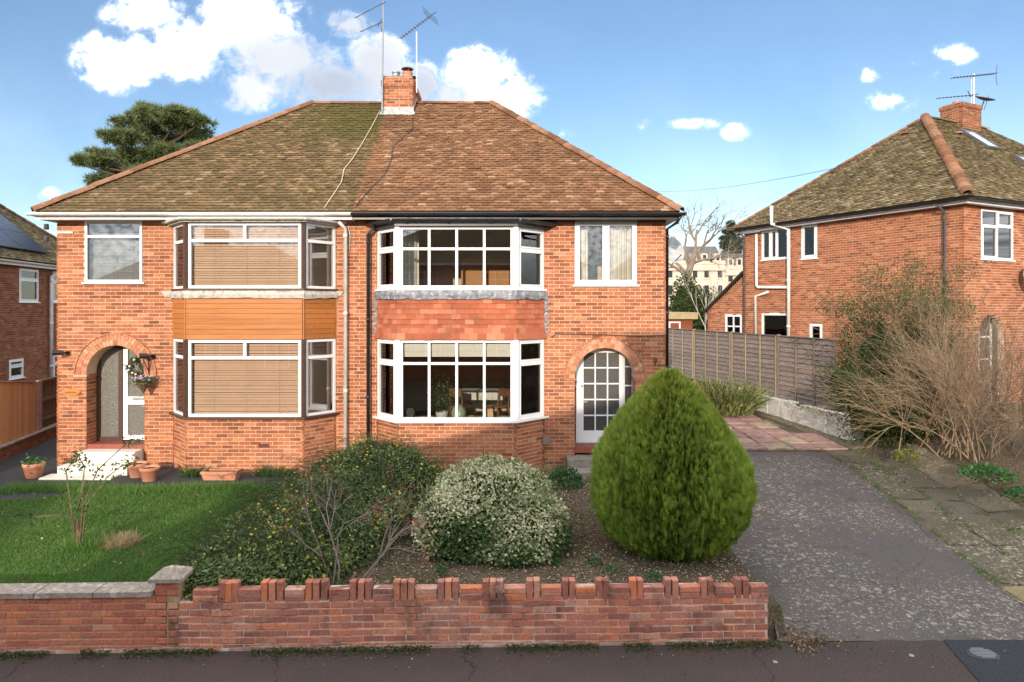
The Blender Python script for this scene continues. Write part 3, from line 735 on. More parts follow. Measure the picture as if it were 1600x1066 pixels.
def drape(parent, p0, p1, z0, z1, mat, waves=6, amp=0.035, name='curtain'):
    p0, p1 = Vector(p0), Vector(p1); d = p1 - p0; n = Vector((d.y, -d.x, 0)).normalized(); m = MB(); k = waves * 8
    for i in range(k + 1):
        t = i / k; q = p0 + d * t + n * amp * (math.sin(t * waves * 2 * math.pi) + .4 * math.sin(t * waves * 4.7))
        m.v += [(q.x, q.y, z0), (q.x, q.y, z1)]
    for i in range(k): m.f.append((2 * i, 2 * i + 2, 2 * i + 3, 2 * i + 1)); m.r.append(0); m.mi.append(0)
    return m.build(name, mat, parent, True)
def gutter(parent, a, b, mat, r=0.062, name='gutter', clips=0.9):
    a, b = Vector(a), Vector(b); d = (b - a).normalized(); out = Vector((d.y, -d.x, 0)).normalized(); Z = Vector((0, 0, 1)); m = MB()
    prof = [out * (r * math.cos(t)) + Z * (r * math.sin(t)) for t in np.linspace(0, -math.pi, 9)]
    prof2 = [p * .88 for p in prof][::-1]
    m.prism([a + p for p in prof + prof2], b - a)
    nc = int((b - a).length / clips)
    for i in range(nc + 1):
        q = a + (b - a) * ((i + .3) / (nc + 1)); m.prism([q + p * 1.10 for p in prof] + [q + p * .9 for p in prof][::-1], d * .035)
    return m.build(name, mat, parent)
def pipe(parent, pts, r, mat, name='downpipe', collars=True, n=10):
    m = MB(); m.tube(pts, r, n)
    if collars:
        a, b = Vector(pts[-2]), Vector(pts[-1]); L = (b - a).length
        for i in range(int(L / 1.6) + 1):
            q = a + (b - a) * ((i * 1.6 + .12) / L) if i * 1.6 + .2 < L else b
            m.tube([q, q + (b - a).normalized() * .07], r * 1.22, n)
    return m.build(name, mat, parent, True)
# ---------------------------------------------------------------- the semi-detached pair
Y0, ZB, ZT = 14.2, 0.30, 5.55
XL, XP, XR = -9.47, -3.25, 3.20
EZ, EY, RY, RZ = 5.67, 13.85, 18.0, 9.10
house_l = thing('house', 'red brick house with mossy roof, white gutter and orange timber panel on its bay', 'house', (-6.3, Y0, 0.36))
house_r = thing('house', 'red brick house with brown roof, black gutter and tile-hung bay beside the conifer', 'house', (0, Y0, 0.36))
BAY_L = [(-7.04, Y0), (-6.50, 13.6), (-4.15, 13.6), (-3.67, Y0)]
BAY_R = [(-2.80, Y0), (-2.28, 13.6), (0.076, 13.6), (0.667, Y0)]
ARCH_L = (-8.25, 0.60, 2.33); ARCH_R = (1.935, 0.625, 2.25)
def offs(b, d, wall=Y0):
    L = []
    for i in range(3):
        p, q = Vector((*b[i], 0)), Vector((*b[i + 1], 0)); t = (q - p).normalized(); n = Vector((t.y, -t.x, 0)); L.append((p + n * d, t))
    def inter(l1, l2):
        (p, t), (q, s) = l1, l2; k = ((q.x - p.x) * s.y - (q.y - p.y) * s.x) / (t.x * s.y - t.y * s.x); r = p + t * k; return (r.x, r.y)
    w = (Vector((0, wall, 0)), Vector((1, 0, 0)))
    return [inter(L[0], w), inter(L[0], L[1]), inter(L[1], L[2]), inter(L[2], w)]
def slab(m, b, z0, z1, rnd=0.0, wall=Y0): return m.prism([(x, y, z0) for x, y in b], (0, 0, z1 - z0), rnd)
def segs(b):
    for i in range(3):
        p, q = Vector((*b[i], 0)), Vector((*b[i + 1], 0)); yield p, (q - p).normalized(), (q - p).length

def arch_ops(A, x0): c = A[0] - x0; return [arch_open(c, 0.835, A[2], A[2]), rect_open(c - A[1], c + A[1], 0, A[2])]
B = Bricks(M_BRICK, M_MORTAR)
XW = -3.226
B.wall((XL, Y0), (1, 0), XW - XL, ZB, ZT, arch_ops(ARCH_L, XL) + [rect_open(-8.88 - XL, -7.69 - XL, 4.245, 5.53), rect_open(BAY_L[0][0] - XL, BAY_L[3][0] - XL, 0, 5.5)], ends=(.03, 0))
B.wall((XL, 21.8), (0, -1), 21.8 - Y0, ZB, ZT)
for p, t, L in segs(BAY_L): B.wall((p.x, p.y), (t.x, t.y), L, ZB, 1.5, phase=.05)
c, r, zs = ARCH_L
B.wall((c - r, Y0), (0, 1), .36, ZB, zs + .0, phase=.1, thick=.1); B.wall((c + r, Y0 + .36), (0, -1), .36, ZB, zs, thick=.1)
B.finish(house_l, key=lambda b: (b[0].y > Y0 - .1) * 10 + (b[0] - cam.location).length)
B = Bricks(M_BRICK, M_MORTAR)
B.wall((XW, Y0), (1, 0), XR - XW, ZB, ZT, arch_ops(ARCH_R, XW) + [rect_open(1.305 - XW, 2.596 - XW, 4.19, 5.53), rect_open(BAY_R[0][0] - XW, BAY_R[3][0] - XW, 0, 5.5)], phase=.056, ends=(0, .03))
B.wall((XR, Y0), (0, 1), 21.8 - Y0, ZB, ZT)
for p, t, L in segs(BAY_R): B.wall((p.x, p.y), (t.x, t.y), L, ZB, 1.425, phase=.05)
c, r, zs = ARCH_R
B.wall((c - r, Y0), (0, 1), .36, ZB, zs, phase=.1, thick=.1); B.wall((c + r, Y0 + .36), (0, -1), .36, ZB, zs, thick=.1)
B.finish(house_r)
# back walls, party wall, rooms
for H, x0, x1, rooms in ((house_l, XL, XP, (-7.3,)), (house_r, XP, XR, (0.95,))):
    MB().box(x0 + .02, x1 - .02, 21.6, 21.78, ZB, ZT).build('back_wall', M_BRICK, H)
    m = MB(); xa, xb = x0 + .23, x1 - .06
    m.box(xa, xb, Y0 + .22, 21.5, .70, .85, mi=1); m.box(xa, xb, Y0 + .22, 21.5, 3.08, 3.30); m.box(xa, xb, Y0 + .22, 21.5, 5.5, 5.56)
    m.box(xa, xb, 19.0, 19.1, .85, 3.08, mi=2); m.box(xa, xb, 16.7, 16.8, 3.3, 5.5, mi=2)
    for xq in rooms + ((xb - .08,) if H is house_l else (xa - .2,)): m.box(xq, xq + .1, Y0 + .45, 20.4, .85, 3.08); m.box(xq, xq + .1, Y0 + .22, 18.0, 3.3, 5.5)
    m.build('rooms', [M_INT, M_FLOOR, M_PLASTER_E], H)
# bays
def bay(H, b, left):
    sm = M_BROWN if left else M_WHITE
    z_low = 1.5 if left else 1.425
    slab(MB(), offs(b, .075), z_low, z_low + .04).build('sill', sm, H)
    zl0, zl1, zu0, zu1 = z_low + .042, 3.07, 4.10, (5.41 if left else 5.33)
    inner = offs(b, -.03)
    m = MB(); slab(m, offs(b, -.004), 3.07, 4.06); m.build('bay_panel', M_DECK if not left else M_BROWN, H)
    slab(MB(), offs(b, .045), 4.06, 4.098).build('sill', sm, H)
    for (x, y) in b[1:3]:
        for (za, zb) in ((zl0, zl1), (zu0, zu1)): MB().tube([(x, y, za), (x, y, zb)], .062 if not left else .05, 6).build('corner_post', M_BROWN if left else M_WHITE, H)
    for i, (p, t, L) in enumerate(segs(b)):
        e0 = .05 if i else .0; e1 = .05 if i < 2 else .0
        p2 = p + t * e0; w = L - e0 - e1
        for (z0, z1, up) in ((zl0, zl1, 0), (zu0, zu1, 1)):
            sh = (.66, .34) if (up or not left) else (.80, .20)
            if up and left: sh = (.76, .24)
            if not up and not left: sh = (.73, .27)
            if i == 1:
                cols = [(1, [(sh[0], False), (sh[1], False, 2)])] if left else [(1, [(sh[0], False), (sh[1], False)])] * 4
            else: cols = [(1, [(sh[0], not left), (sh[1], not left)])]
            f, _ = window(H, (p2.x, p2.y, z0), (t.x, t.y), w, z1 - z0, cols, bw=.06 if left else .05, outer=.055 if i == 1 else .05)
            if left: blind(f, (p2.x + t.x * .03, p2.y + t.y * .03, z0 + .03), (t.x, t.y), w - .06, z1 - z0 - .05)
            elif not up:
                hh = .34 if i == 1 else .30
                n = Vector((t.y, -t.x, 0)); q = p2 - n * .10; m = MB()
                for k in range(3): m.obox(Vector((q.x, q.y, z1 - hh + k * hh / 3)) + n * (.012 * (k % 2)), t * w, (0, 0, hh / 3 + .004), -n * .008)
                m.build('roman_blind', M_BLINDW, f)
            elif i == 2:
                n = Vector((t.y, -t.x, 0)); q = p2 - n * .12; MB().obox((q.x, q.y, z0), t * w, (0, 0, z1 - z0), -n * .01).build('roller_blind', M_BLINDB, f)
    # roof of the bay with its gutter
    o = offs(b, .10); slab(MB(), o, zu1 + .002, zu1 + .05).build('bay_fascia', M_LEADW if left else M_BLACK, H)
    slab(MB(), offs(b, .03), zu1 + .052, 5.50).build('bay_roof', M_LEADW if left else M_LEAD, H)
    o = offs(b, .155)
    gz = zu1 + (.085 if left else .135)
    for i in range(3):
        a, c_ = o[i], o[i + 1]; gutter(H, (a[0], a[1], gz), (c_[0], c_[1], gz), M_WHITE2 if left else M_BLACK, r=.05 if left else .075, clips=1.2)
bay(house_l, BAY_L, True); bay(house_r, BAY_R, False)
# timber planks and hung tiles between the bay windows
clad = MB()
for i, (p, t, L) in enumerate(segs(offs(BAY_L, .012))):
    for k in range(8):
        z = 3.085 + k * .102
        MB().obox((p.x, p.y, z), t * (L - .03), (0, 0, .096), Vector((t.y, -t.x, 0)) * -.012, back=True).build('cladding_plank', M_CLAD, house_l)
    q = p + t * L; MB().tube([(q.x, q.y, 3.08), (q.x, q.y, 3.905)], .018, 5).build('cladding_trim', M_CLAD, house_l)
tiles = MB().build('tile_hanging', M_DECK, house_r) if False else None
th = slab(MB(), offs(BAY_R, .0), 3.085, 3.90).build('tile_hanging', M_DECK, house_r)
tm = {}
for k in range(8):
    off = .012 + .004 + max(0, 2 - k) * .018
    bb = offs(BAY_R, off)
    for i, (p, t, L) in enumerate(segs(bb)):
        n = Vector((t.y, -t.x, 0)); x = -(0.09 if k % 2 else 0.0)
        while x < L:
            a0, a1 = max(0, x), min(L, x + .178); x += .18
            if a1 - a0 < .03: continue
            z = 3.075 + k * .103 + random.uniform(-.003, .003); j = random.uniform(0, .006)
            m = MB(); q = Vector((p.x, p.y, z)) + n * j + t * a0; w = a1 - a0
            m.add([q, q + t * w, q + t * w + Vector((0, 0, .13)) - n * .018, q + Vector((0, 0, .13)) - n * .018, q - n * .016, q + t * w - n * .016],
                  [(0, 1, 2, 3), (4, 5, 1, 0), (4, 0, 3), (5, 2, 1)])
            m.build('wall_tile', M_WTILE, th)
def ragged_band(b, d, z0, z1, mat, H, rag):
    m = MB()
    for (p, t, L) in segs(offs(b, d)):
        n = Vector((t.y, -t.x, 0)); k = max(2, int(L / .06)); prev = None
        for i in range(k + 1):
            q = p + t * (L * i / k); zz = z0 + rag * mnoise.noise(Vector((q.x * 5, q.y * 5, 3))); o_ = n * (.012 * mnoise.noise(Vector((q.x * 9, 1, q.y * 9))))
            cur = [Vector((q.x, q.y, zz)) + o_ - n * .0, Vector((q.x, q.y, (zz + z1) / 2)) + o_ + n * .012, Vector((q.x, q.y, z1)) - n * .02]
            if prev:
                m.quad(prev[0], cur[0], cur[1], prev[1]); m.quad(prev[1], cur[1], cur[2], prev[2])
            prev = cur
    slab(m, offs(b, d - .02), z0 + .03, z1)
    return m.build('flashing', mat, H)
ragged_band(BAY_L, .05, 3.905, 4.055, M_LEADW, house_l, .025)
ragged_band(BAY_R, .05, 3.885, 4.055, M_LEAD, house_r, .03)
for sx, x in ((-1, BAY_R[0][0] - .01), (1, BAY_R[3][0] + .01)):   # stepped lead soakers up the sides of the tile hanging
    m = MB(); z = 3.10; 
    for k in range(11):
        zz = 3.10 + k * .075; w = .10 + .03 * (k % 2)
        m.prism([(x, Y0 - .004, zz), (x + sx * w, Y0 - .004, zz + .05), (x + sx * .05, Y0 - .004, zz + .075), (x, Y0 - .004, zz + .075)], (0, -.01, 0))
    m.build('flashing', M_LEAD, house_r)
m = MB(); m.prism([(-7.30, Y0 - .004, 4.06), (-7.02, Y0 - .004, 4.07), (-7.02, Y0 - .004, 3.93), (-7.2, Y0 - .004, 3.94)], (0, -.02, 0)); m.prism([(-3.70, Y0 - .004, 4.07), (-3.50, Y0 - .004, 4.05), (-3.56, Y0 - .004, 3.97), (-3.70, Y0 - .004, 3.92)], (0, -.02, 0)); m.build('flashing', M_LEADW, house_l)
# upper hall windows
f, _ = window(house_l, (-8.88, Y0 - .012, 4.245), (1, 0), 1.19, 1.27, [(1, [(.78, False), (.22, False)])], bw=.05, sill=.03)
blind(f, (-8.84, Y0, 4.28), (1, 0), 1.11, .98, plain('grey_blind', (.24, .24, .25), .6), .03, .14)
f, _ = window(house_r, (1.305, Y0 - .012, 4.19), (1, 0), 1.291, 1.325, [(1, [(1, True)]), (1, [(1, True)])], bw=.045, sill=.035, sashw=.05, outer=.05)
drape(f, (1.98, Y0 + .16, 0), (2.55, Y0 + .16, 0), 4.2, 5.5, M_CURT, 6)
drape(f, (1.32, Y0 + .2, 0), (1.60, Y0 + .2, 0), 4.2, 5.5, M_CURT, 3)
# bedroom behind the right bay: curtains at the edges, a wardrobe, a shade
drape(house_r, (-2.35, Y0 + .1, 0), (-1.95, Y0 + .1, 0), 4.0, 5.45, M_CURT, 4)
m = MB(); m.box(-1.2, .3, 16.1, 16.65, 3.3, 4.9); m.build('wardrobe_front', wood_mat('wardrobe', (.36, .17, .06), (.48, .25, .10), 'z'), house_r)

# arches
M_ARCH = brick_mat('arch_brick', [(0, (0.40, 0.15, 0.085)), (0.3, (0.52, 0.22, 0.125)), (0.8, (0.60, 0.29, 0.17)), (1, (0.66, 0.37, 0.24))], stain_amt=.15)
def arch(H, A):
    c, r, zs = A; ro = .835
    m = MB(); n = 26
    for i in range(n):
        t0, t1 = math.pi * i / n, math.pi * (i + 1) / n
        q = [(c + rr * math.cos(t), Y0 + .004, zs + rr * math.sin(t)) for rr, t in ((r, t0), (ro, t0), (ro, t1), (r, t1))]; m.prism(q, (0, .36, 0))
    ring = m.build('arch', M_MORTAR, H)
    for (ra, rb, k, ph) in ((r + .002, r + .112, 27, 0), (r + .120, ro - .004, 31, .0)):
        for i in range(k):
            t0, t1 = math.pi * (i + .04) / k, math.pi * (i + .96) / k
            q = [(c + rr * math.cos(t), Y0 - .008, zs + rr * math.sin(t)) for rr, t in ((ra, t0), (rb, t0), (rb, t1), (ra, t1))]
            MB().prism(q, (0, .36 if rb < r + .115 else .05, 0)).build('arch_brick', M_ARCH, ring)
    m = MB(); k = 44
    for i in range(k):
        t0, t1 = math.pi * (i + .08) / k, math.pi * (i + .92) / k; q = [(c + rr * math.cos(t), Y0 - .03, zs + rr * math.sin(t)) for rr, t in ((ro, t0), (ro + .022, t0), (ro + .022, t1), (ro, t1))]; m.prism(q, (0, .05, 0), random.random())
    m.build('creasing', M_ARCH, ring)
    m = MB(); 
    for s_ in (-1, 1):
        a, b_ = sorted((c + s_ * (r - .015), c + s_ * (ro + .02))); m.box(a, b_, Y0 - .025, Y0 + .05, zs - .055, zs - .003, .3); 
        a, b_ = sorted((c + s_ * (r - .015), c + s_ * (r + .05))); m.box(a, b_, Y0 + .052, Y0 + .33, zs - .052, zs - .004, .5)
    m.build('impost', M_ARCH, ring)
arch(house_l, ARCH_L); arch(house_r, ARCH_R)
# left door: brown sidelight and white door with patterned glass
YD = Y0 + .34
MB().box(-8.90, -7.60, YD + .06, YD + .16, 2.93, 3.30).build('door_head', M_BROWN, house_l); MB().box(-8.90, -7.60, YD + .06, YD + .10, .60, .875).build('threshold', M_BROWN, house_l)
window(house_l, (-8.86, YD, .875), (1, 0), .56, 2.07, [(1, [(1, False)])], fm=M_BROWN, bw=.07, outer=.085, glass=M_GLASS_L, name='side_light')
d, _ = window(house_l, (-8.285, YD + .005, .90), (1, 0), .70, 2.03, [(1, [(.36, False), (.56, False)])], fm=M_WHITE, bw=.17, outer=.10, glass=M_GLASS_L, name='front_door')
MB().box(-8.08, -7.72, YD - .008, YD + .004, 1.745, 1.80).build('letter_plate', M_METAL, d)
m = MB(); m.tube([(-7.86, YD - .05, 1.62), (-7.74, YD - .05, 1.62)], .012, 6); m.tube([(-7.74, YD - .05, 1.62), (-7.74, YD, 1.62)], .012, 6); m.build('handle', M_METAL, d)
MB().box(-8.86, -7.64, Y0 + .02, YD + .05, .74, .872).build('porch_floor', M_REDT, house_l)
# floral wreath hung on the white door
wr = thing('wreath', 'green door wreath with cream flowers on the white front door', 'wreath', (-8.02, YD - .05, 2.45))
T, R_ = [], []
for i in range(260):
    t = random.uniform(0, 2 * math.pi); q = Vector((-8.02 + .13 * math.cos(t), YD - .05, 2.45 + .17 * math.sin(t))) + Vector((random.gauss(0, .03), random.gauss(0, .015), random.gauss(0, .03))); T.append(q)
M_WLEAF = leaf_mat('wreath_leaf', [(0, (.02, .04, .012)), (.6, (.06, .10, .03)), (1, (.12, .16, .06))])
LEAF = [(0, 0, 0), (-.5, .5, .08), (0, 1, 0), (.5, .5, .08)]; LEAFF = [(0, 3, 2), (0, 2, 1)]
bulk('foliage', LEAF, LEAFF, np.array(T), frames(rng.normal(size=(260, 3)), .055, width=.5), M_WLEAF, wr, rnd=rng.random(260))
M_CREAMF = plain('cream_flower', (.72, .66, .46), .7)
m = MB()
for (a, b_) in ((-.08, .02), (-.02, -.12), (.05, -.15), (-.10, -.06), (.02, .16)): m.lathe([(0, .03), (.025, .02), (.03, 0), (.015, -.02), (0, -.025)], (-8.02 + a, YD - .08, 2.45 + b_), 8)
m.build('flowers', M_CREAMF, wr)
# right door
YR = Y0 + .32
m = MB(); m.box(1.27, 2.60, YR + .07, YR + .12, .60, 3.2); m.build('door_frame', M_WHITE, house_r)
window(house_r, (1.285, YR, .83), (1, 0), .145, 2.05, [(1, [(1, False)] * 5)], bw=.025, outer=.03, glass=M_GLASS_D, name='side_light')
window(house_r, (2.37, YR, .83), (1, 0), .21, 2.05, [(1, [(1, False)] * 5)], bw=.025, outer=.03, glass=M_GLASS_D, name='side_light')
d, _ = window(house_r, (1.45, YR - .012, 1.03), (1, 0), .90, 1.80, [(1, [(1, False)] * 5)] * 3, bw=.026, outer=.07, glass=M_GLASS_D, name='front_door')
m = MB(); m.box(1.45, 2.35, YR - .012, YR + .045, .835, 1.029); m.box(1.36, 1.449, YR - .02, YR + .05, .83, 2.95); m.box(2.351, 2.37, YR - .018, YR + .05, .83, 2.95); m.box(1.45, 2.35, YR - .01, YR + .05, 2.831, 2.95); m.build('stile', M_WHITE, d)
MB().lathe([(0, .02), (.018, .015), (.018, -.015), (0, -.02)], (1.485, YR - .03, 2.05), 8).build('lock', plain('brass', (.35, .24, .07), .3, metal=.8), d)
MB().box(1.51, 1.60, YR - .022, YR - .013, 1.70, 1.73).build('letter_plate', M_METAL, d)
MB().box(1.31, 2.56, Y0 - .02, YR + .06, .70, .815).build('porch_floor', M_REDT, house_r)
# steps
m = MB(); 
def step(m, x0, x1, y0, y1, z0, z1, b_=.02):
    q = [(x0, y0, z0), (x0, y0, z1 - b_), (x0, y0 + b_, z1), (x0, y1, z1), (x0, y1, z0)]; m.prism(q, (x1 - x0, 0, 0))
step(m, -8.83, -7.67, 13.86, Y0 + .015, .3, .775); m.build('step', M_STEPW, house_l)
m = MB(); step(m, -8.98, -7.60, 13.48, 13.858, .3, .575); m.build('step', M_STEPW, house_l)
m = MB(); step(m, -9.10, -7.72, 13.12, 13.478, .3, .435); m.build('step', M_STEPW, house_l)
m = MB(); step(m, 1.12, 2.72, 13.72, Y0 - .022, .3, .66, .012); m.build('step', M_CONC, house_r)
m = MB(); step(m, 1.05, 2.78, 13.30, 13.718, .3, .50, .012); m.build('step', M_CONC, house_r)

# roofs
def rp(px, py):  # a point of the front roof slope seen at a photo pixel
    s_ = (RZ - EZ) / (RY - EY); Y = (EZ - s_ * EY - CZ) / ((HY - py) / F - s_); return Vector(((px - 800) / F * Y, Y, EZ + s_ * (Y - EY)))
RXL, RXR = -5.265, -0.54
TL = Tiles(M_TILE_L); E = EZ
TL.slope([(-9.68, EY, E), (XP, EY, E), (XP, RY, RZ), (RXL, RY, RZ)], 'front')
TL.slope([(-9.68, 22.15, E), (-9.68, EY, E), (RXL, RY, RZ)])
TL.slope([(XP, 22.15, E), (-9.68, 22.15, E), (RXL, RY, RZ), (XP, RY, RZ)], False)
rl = TL.finish(house_l)
TR = Tiles(M_TILE_R)
TR.slope([(XP, EY, E), (3.40, EY, E), (RXR, RY, RZ), (XP, RY, RZ)], 'front')
TR.slope([(3.40, EY, E), (3.40, 22.15, E), (RXR, RY, RZ)])
TR.slope([(3.40, 22.15, E), (XP, 22.15, E), (XP, RY, RZ), (RXR, RY, RZ)], False)
rr_ = TR.finish(house_r)
up = Vector((0, 0, 1))
ridge_run((-9.70, EY - .02, E + .0), (RXL, RY, RZ + .0), up, rl, M_HIP, 'hip_tile', .42, .115)
ridge_run((-9.70, 22.17, E), (RXL, RY, RZ), up, rl, M_HIP, 'hip_tile', .42, .115)
ridge_run((RXL, RY, RZ), (XP, RY, RZ), up, rl, M_HIP, 'ridge_tile', .45, .10, -.02)
ridge_run((3.42, EY - .02, E), (RXR, RY, RZ), up, rr_, M_HIP, 'hip_tile', .30, .12)
ridge_run((3.42, 22.17, E), (RXR, RY, RZ), up, rr_, M_HIP, 'hip_tile', .30, .12)
ridge_run((XP, RY, RZ), (RXR, RY, RZ), up, rr_, M_HIP, 'ridge_tile', .45, .10, -.02)
# eaves
for H, mt, x0, x1, fm in ((house_l, M_WHITE2, -9.78, XP - .003, M_WHITE), (house_r, M_BLACK, XP + .003, 3.50, M_BLACK)):
    gutter(H, (x0, 13.775, 5.63), (x1, 13.775, 5.63), mt, r=.062)
    m = MB(); xa, xb = (x0 + .10, x1) if H is house_l else (x0, x1 - .10)
    m.box(xa, xb, 13.86, 13.885, 5.505, 5.655); m.box(xa, xb, 13.887, Y0 - .002, 5.515, 5.53)
    xs = XL if H is house_l else XR
    m.box(min(xs, xa if H is house_l else xb), max(xs, xa if H is house_l else xb), Y0, 22.1, 5.515, 5.53)
    m.build('fascia', fm, H)
    xg = x0 if H is house_l else x1
    if H is house_l: gutter(H, (xg + .06, 22.2, 5.63), (xg + .06, 13.8, 5.63), mt)
    else: gutter(H, (xg - .06, 13.8, 5.63), (xg - .06, 22.2, 5.63), mt)
pipe(house_l, [(-3.52, 13.9, 5.45), (-3.44, 14.10, 5.35), (-3.44, 14.10, .45)], .036, M_WHITE2)
pipe(house_r, [(-2.82, 14.02, 5.40), (-2.97, 14.10, 5.22), (-2.97, 14.10, .45)], .036, M_BLACK)
pipe(house_r, [(3.42, 13.82, 5.58), (3.36, 13.9, 5.45), (3.255, 14.34, 5.36), (3.255, 14.34, .5)], .034, M_BLACK)
# chimney
B = Bricks(M_BRICK_N, M_MORTAR)
cx0, cx1, cy0, cy1, ct = -3.33, -2.54, 17.5, 18.95, 9.62
def stack(B, x0, x1, y0, y1, z0, z1):
    B.wall((x0, y0), (1, 0), x1 - x0, z0, z1, thick=.1); B.wall((x1, y0), (0, 1), y1 - y0, z0, z1, thick=.1)
    B.wall((x1, y1), (-1, 0), x1 - x0, z0, z1, thick=.1); B.wall((x0, y1), (0, -1), y1 - y0, z0, z1, thick=.1)
stack(B, cx0, cx1, cy0, cy1, 8.57, 9.395); stack(B, cx0 - .03, cx1 + .03, cy0 - .03, cy1 + .03, 9.395, 9.545); stack(B, cx0, cx1, cy0, cy1, 9.545, 9.62)
ch = B.finish(house_r, 0, 'chimney')
m = MB(); m.prism([(cx0 - .02, cy0 - .02, 8.66), (cx1 + .02, cy0 - .02, 8.66), (cx1 + .02, cy0 - .02, 8.86), (cx0 - .02, cy0 - .02, 8.86)], (0, .03, 0))
m.prism([(cx0 - .05, cy0 - .10, 8.63), (cx1 + .05, cy0 - .10, 8.63), (cx1 + .05, cy0, 8.72), (cx0 - .05, cy0, 8.72)], (0, 0, .02))
for k in range(6): z = 8.72 + k * .07; m.box(cx1, cx1 + .018, cy0 + k * .09, cy0 + k * .09 + .16, z, z + .17)
m.build('flashing', plain('pale_lead', (.40, .40, .40), .7, .3, 10, dirt=(.6, .58, .55), dscale=9, damt=.7), ch)
MB().prism([(cx0 + .02, cy0 + .02, 9.62), (cx1 - .02, cy0 + .02, 9.62), (cx1 - .02, cy1 - .02, 9.62), (cx0 + .02, cy1 - .02, 9.62)], (0, 0, .05)).build('flaunching', M_CONC, ch)
MB().lathe([(.10, 0), (.115, .02), (.115, .08), (.10, .10), (.10, .17), (.115, .19), (.115, .21), (.09, .21), (.08, 0)], (-3.03, 17.85, 9.66), 16).build('chimney_pot', M_METAL, ch, True)
for (x, y, mt) in ((-2.72, 17.75, M_TERRA), (-2.70, 18.4, M_TERRA)):
    p_ = MB().lathe([(.15, 0), (.14, .02), (.125, .12), (.14, .14), (.14, .17), (.10, .17), (.10, 0)], (x, y, 9.66), 18).build('chimney_pot', mt, ch, True)
    m = MB(); m.lathe([(0, .30), (.10, .285), (.15, .265), (.16, .255), (.0, .25)], (x, y, 9.66), 18)
    for k in range(4): t = k * math.pi / 2 + .4; m.tube([(x + .11 * math.cos(t), y + .11 * math.sin(t), 9.80), (x + .11 * math.cos(t), y + .11 * math.sin(t), 9.93)], .009, 5)
    m.build('cowl', plain('cowl_brown', (.16, .06, .045), .6), ch)
# loose cables
def cable(H, pts, r, mat, name='cable'): return MB().tube(pts, r, 5).build(name, mat, H, True)
M_CABLE = plain('pale_cable', (.55, .47, .30), .6)
lift = Vector((0, -.02, .05))
cable(house_l, [rp(*q) + lift for q in ((594, 176), (583, 198), (566, 228), (551, 252), (538, 268), (534, 288), (520, 310), (507, 329))], .011, M_CABLE)
cable(house_r, [rp(*q) + lift for q in ((645, 184), (645, 204), (632, 216), (614, 232), (611, 255), (600, 277), (575, 303), (556, 326))], .009, M_BLACK)
cable(house_r, [(FX(862), Y0 - .015, FZ(527)), (FX(868), Y0 - .015, FZ(522)), (FX(930), Y0 - .015, FZ(523)), (FX(1000), Y0 - .015, FZ(525)), (FX(1039), Y0 - .015, FZ(524))], .008, M_BLACK)
cable(house_l, [(-3.40, Y0 - .03, 5.4), (-3.36, Y0 - .03, 5.2), (-3.37, Y0 - .03, 4.9)], .008, M_WHITE2)
# air bricks, vent cover, wall plaque, spot lights
MB().box(FX(848), FX(860), Y0 - .05, Y0, FZ(694), FZ(682)).build('vent_cover', plain('vent_brown', (.27, .19, .15), .6), house_r)
b_ = MB(); b_.box(-5.05, -4.84, 13.588, 13.61, .93, 1.0); b_.build('air_brick', plain('air_brick', (.12, .045, .04), .8), house_l)
# ---------------------------------------------------------------- garden walls
def soft_brick(l, h, d, name, mat, k=3):
    """rough-edged brick, a few variants"""
    out = []
    for i in range(k):
        m = MB(); c = .006; j = lambda: random.uniform(-.0035, .0035)
        a = [(0, 0), (l, 0), (l, h), (0, h)]; b = [(c, c), (l - c, c), (l - c, h - c), (c, h - c)]
        vs = [(x + j(), d, z + j()) for x, z in a] + [(x + j(), c + abs(j()), z + j()) for x, z in a] + [(x + j(), j() * .5, z + j()) for x, z in b]
        fs = [(8, 9, 10, 11)] + [(4 + q, 4 + (q + 1) % 4, 8 + (q + 1) % 4, 8 + q) for q in range(4)] + [(q, (q + 1) % 4, 4 + (q + 1) % 4, 4 + q) for q in range(4)]
        out.append(m.add(vs, fs).mesh(name, mat))
    return out
WU = Vector((8.31, 0.24, 0)).normalized(); WN = Vector((WU.y, -WU.x, 0))
def wpt(px):   # along-wall position of a photo column
    q = (px - 800) / F; return (q * 7.31 + 5.48) / (WU.x - q * WU.y) if False else ((q * 7.31 + 5.48) / (WU.x - q * WU.y))
WO = Vector((-5.48, 7.31, 0))
def put_brick(me, s_, z, parent, dz=0.0, ny=0.0, name='brick', rz=0.0):
    p = WO + WU * s_ + WN * ny; o = bpy.data.objects.new(name, me)
    o.matrix_basis = Matrix(((WU.x, -WN.x, 0, p.x), (WU.y, -WN.y, 0, p.y), (0, 0, 1, z + dz), (0, 0, 0, 1))) @ Matrix.Rotation(rz, 4, 'Y'); return link(o, parent)
def wall_back(parent_name, s0, s1, z1, mat, thick=.21, drop=0.0):
    m = MB(); a = WO + WU * s0 - WN * .008; m.obox((a.x, a.y, -.06), WU * (s1 - s0), -WN * thick, (0, 0, z1 + .06)); return m
gw = thing('garden_wall', 'old red brick garden wall topped with upright brick teeth before the gravel garden', 'wall', WO + WU * 5)
s0, s1 = wpt(262), wpt(1201)
body = wall_back('w', s0 + .01, s1 - .01, .525, M_MORTAR_W).build('wall_core', M_MORTAR_W, gw)
bw_ = .233
full = soft_brick(bw_ - .011, .064, .03, 'brick', M_WALLB, 4); half = soft_brick(bw_ / 2 - .011, .064, .03, 'brick', M_WALLB, 2)
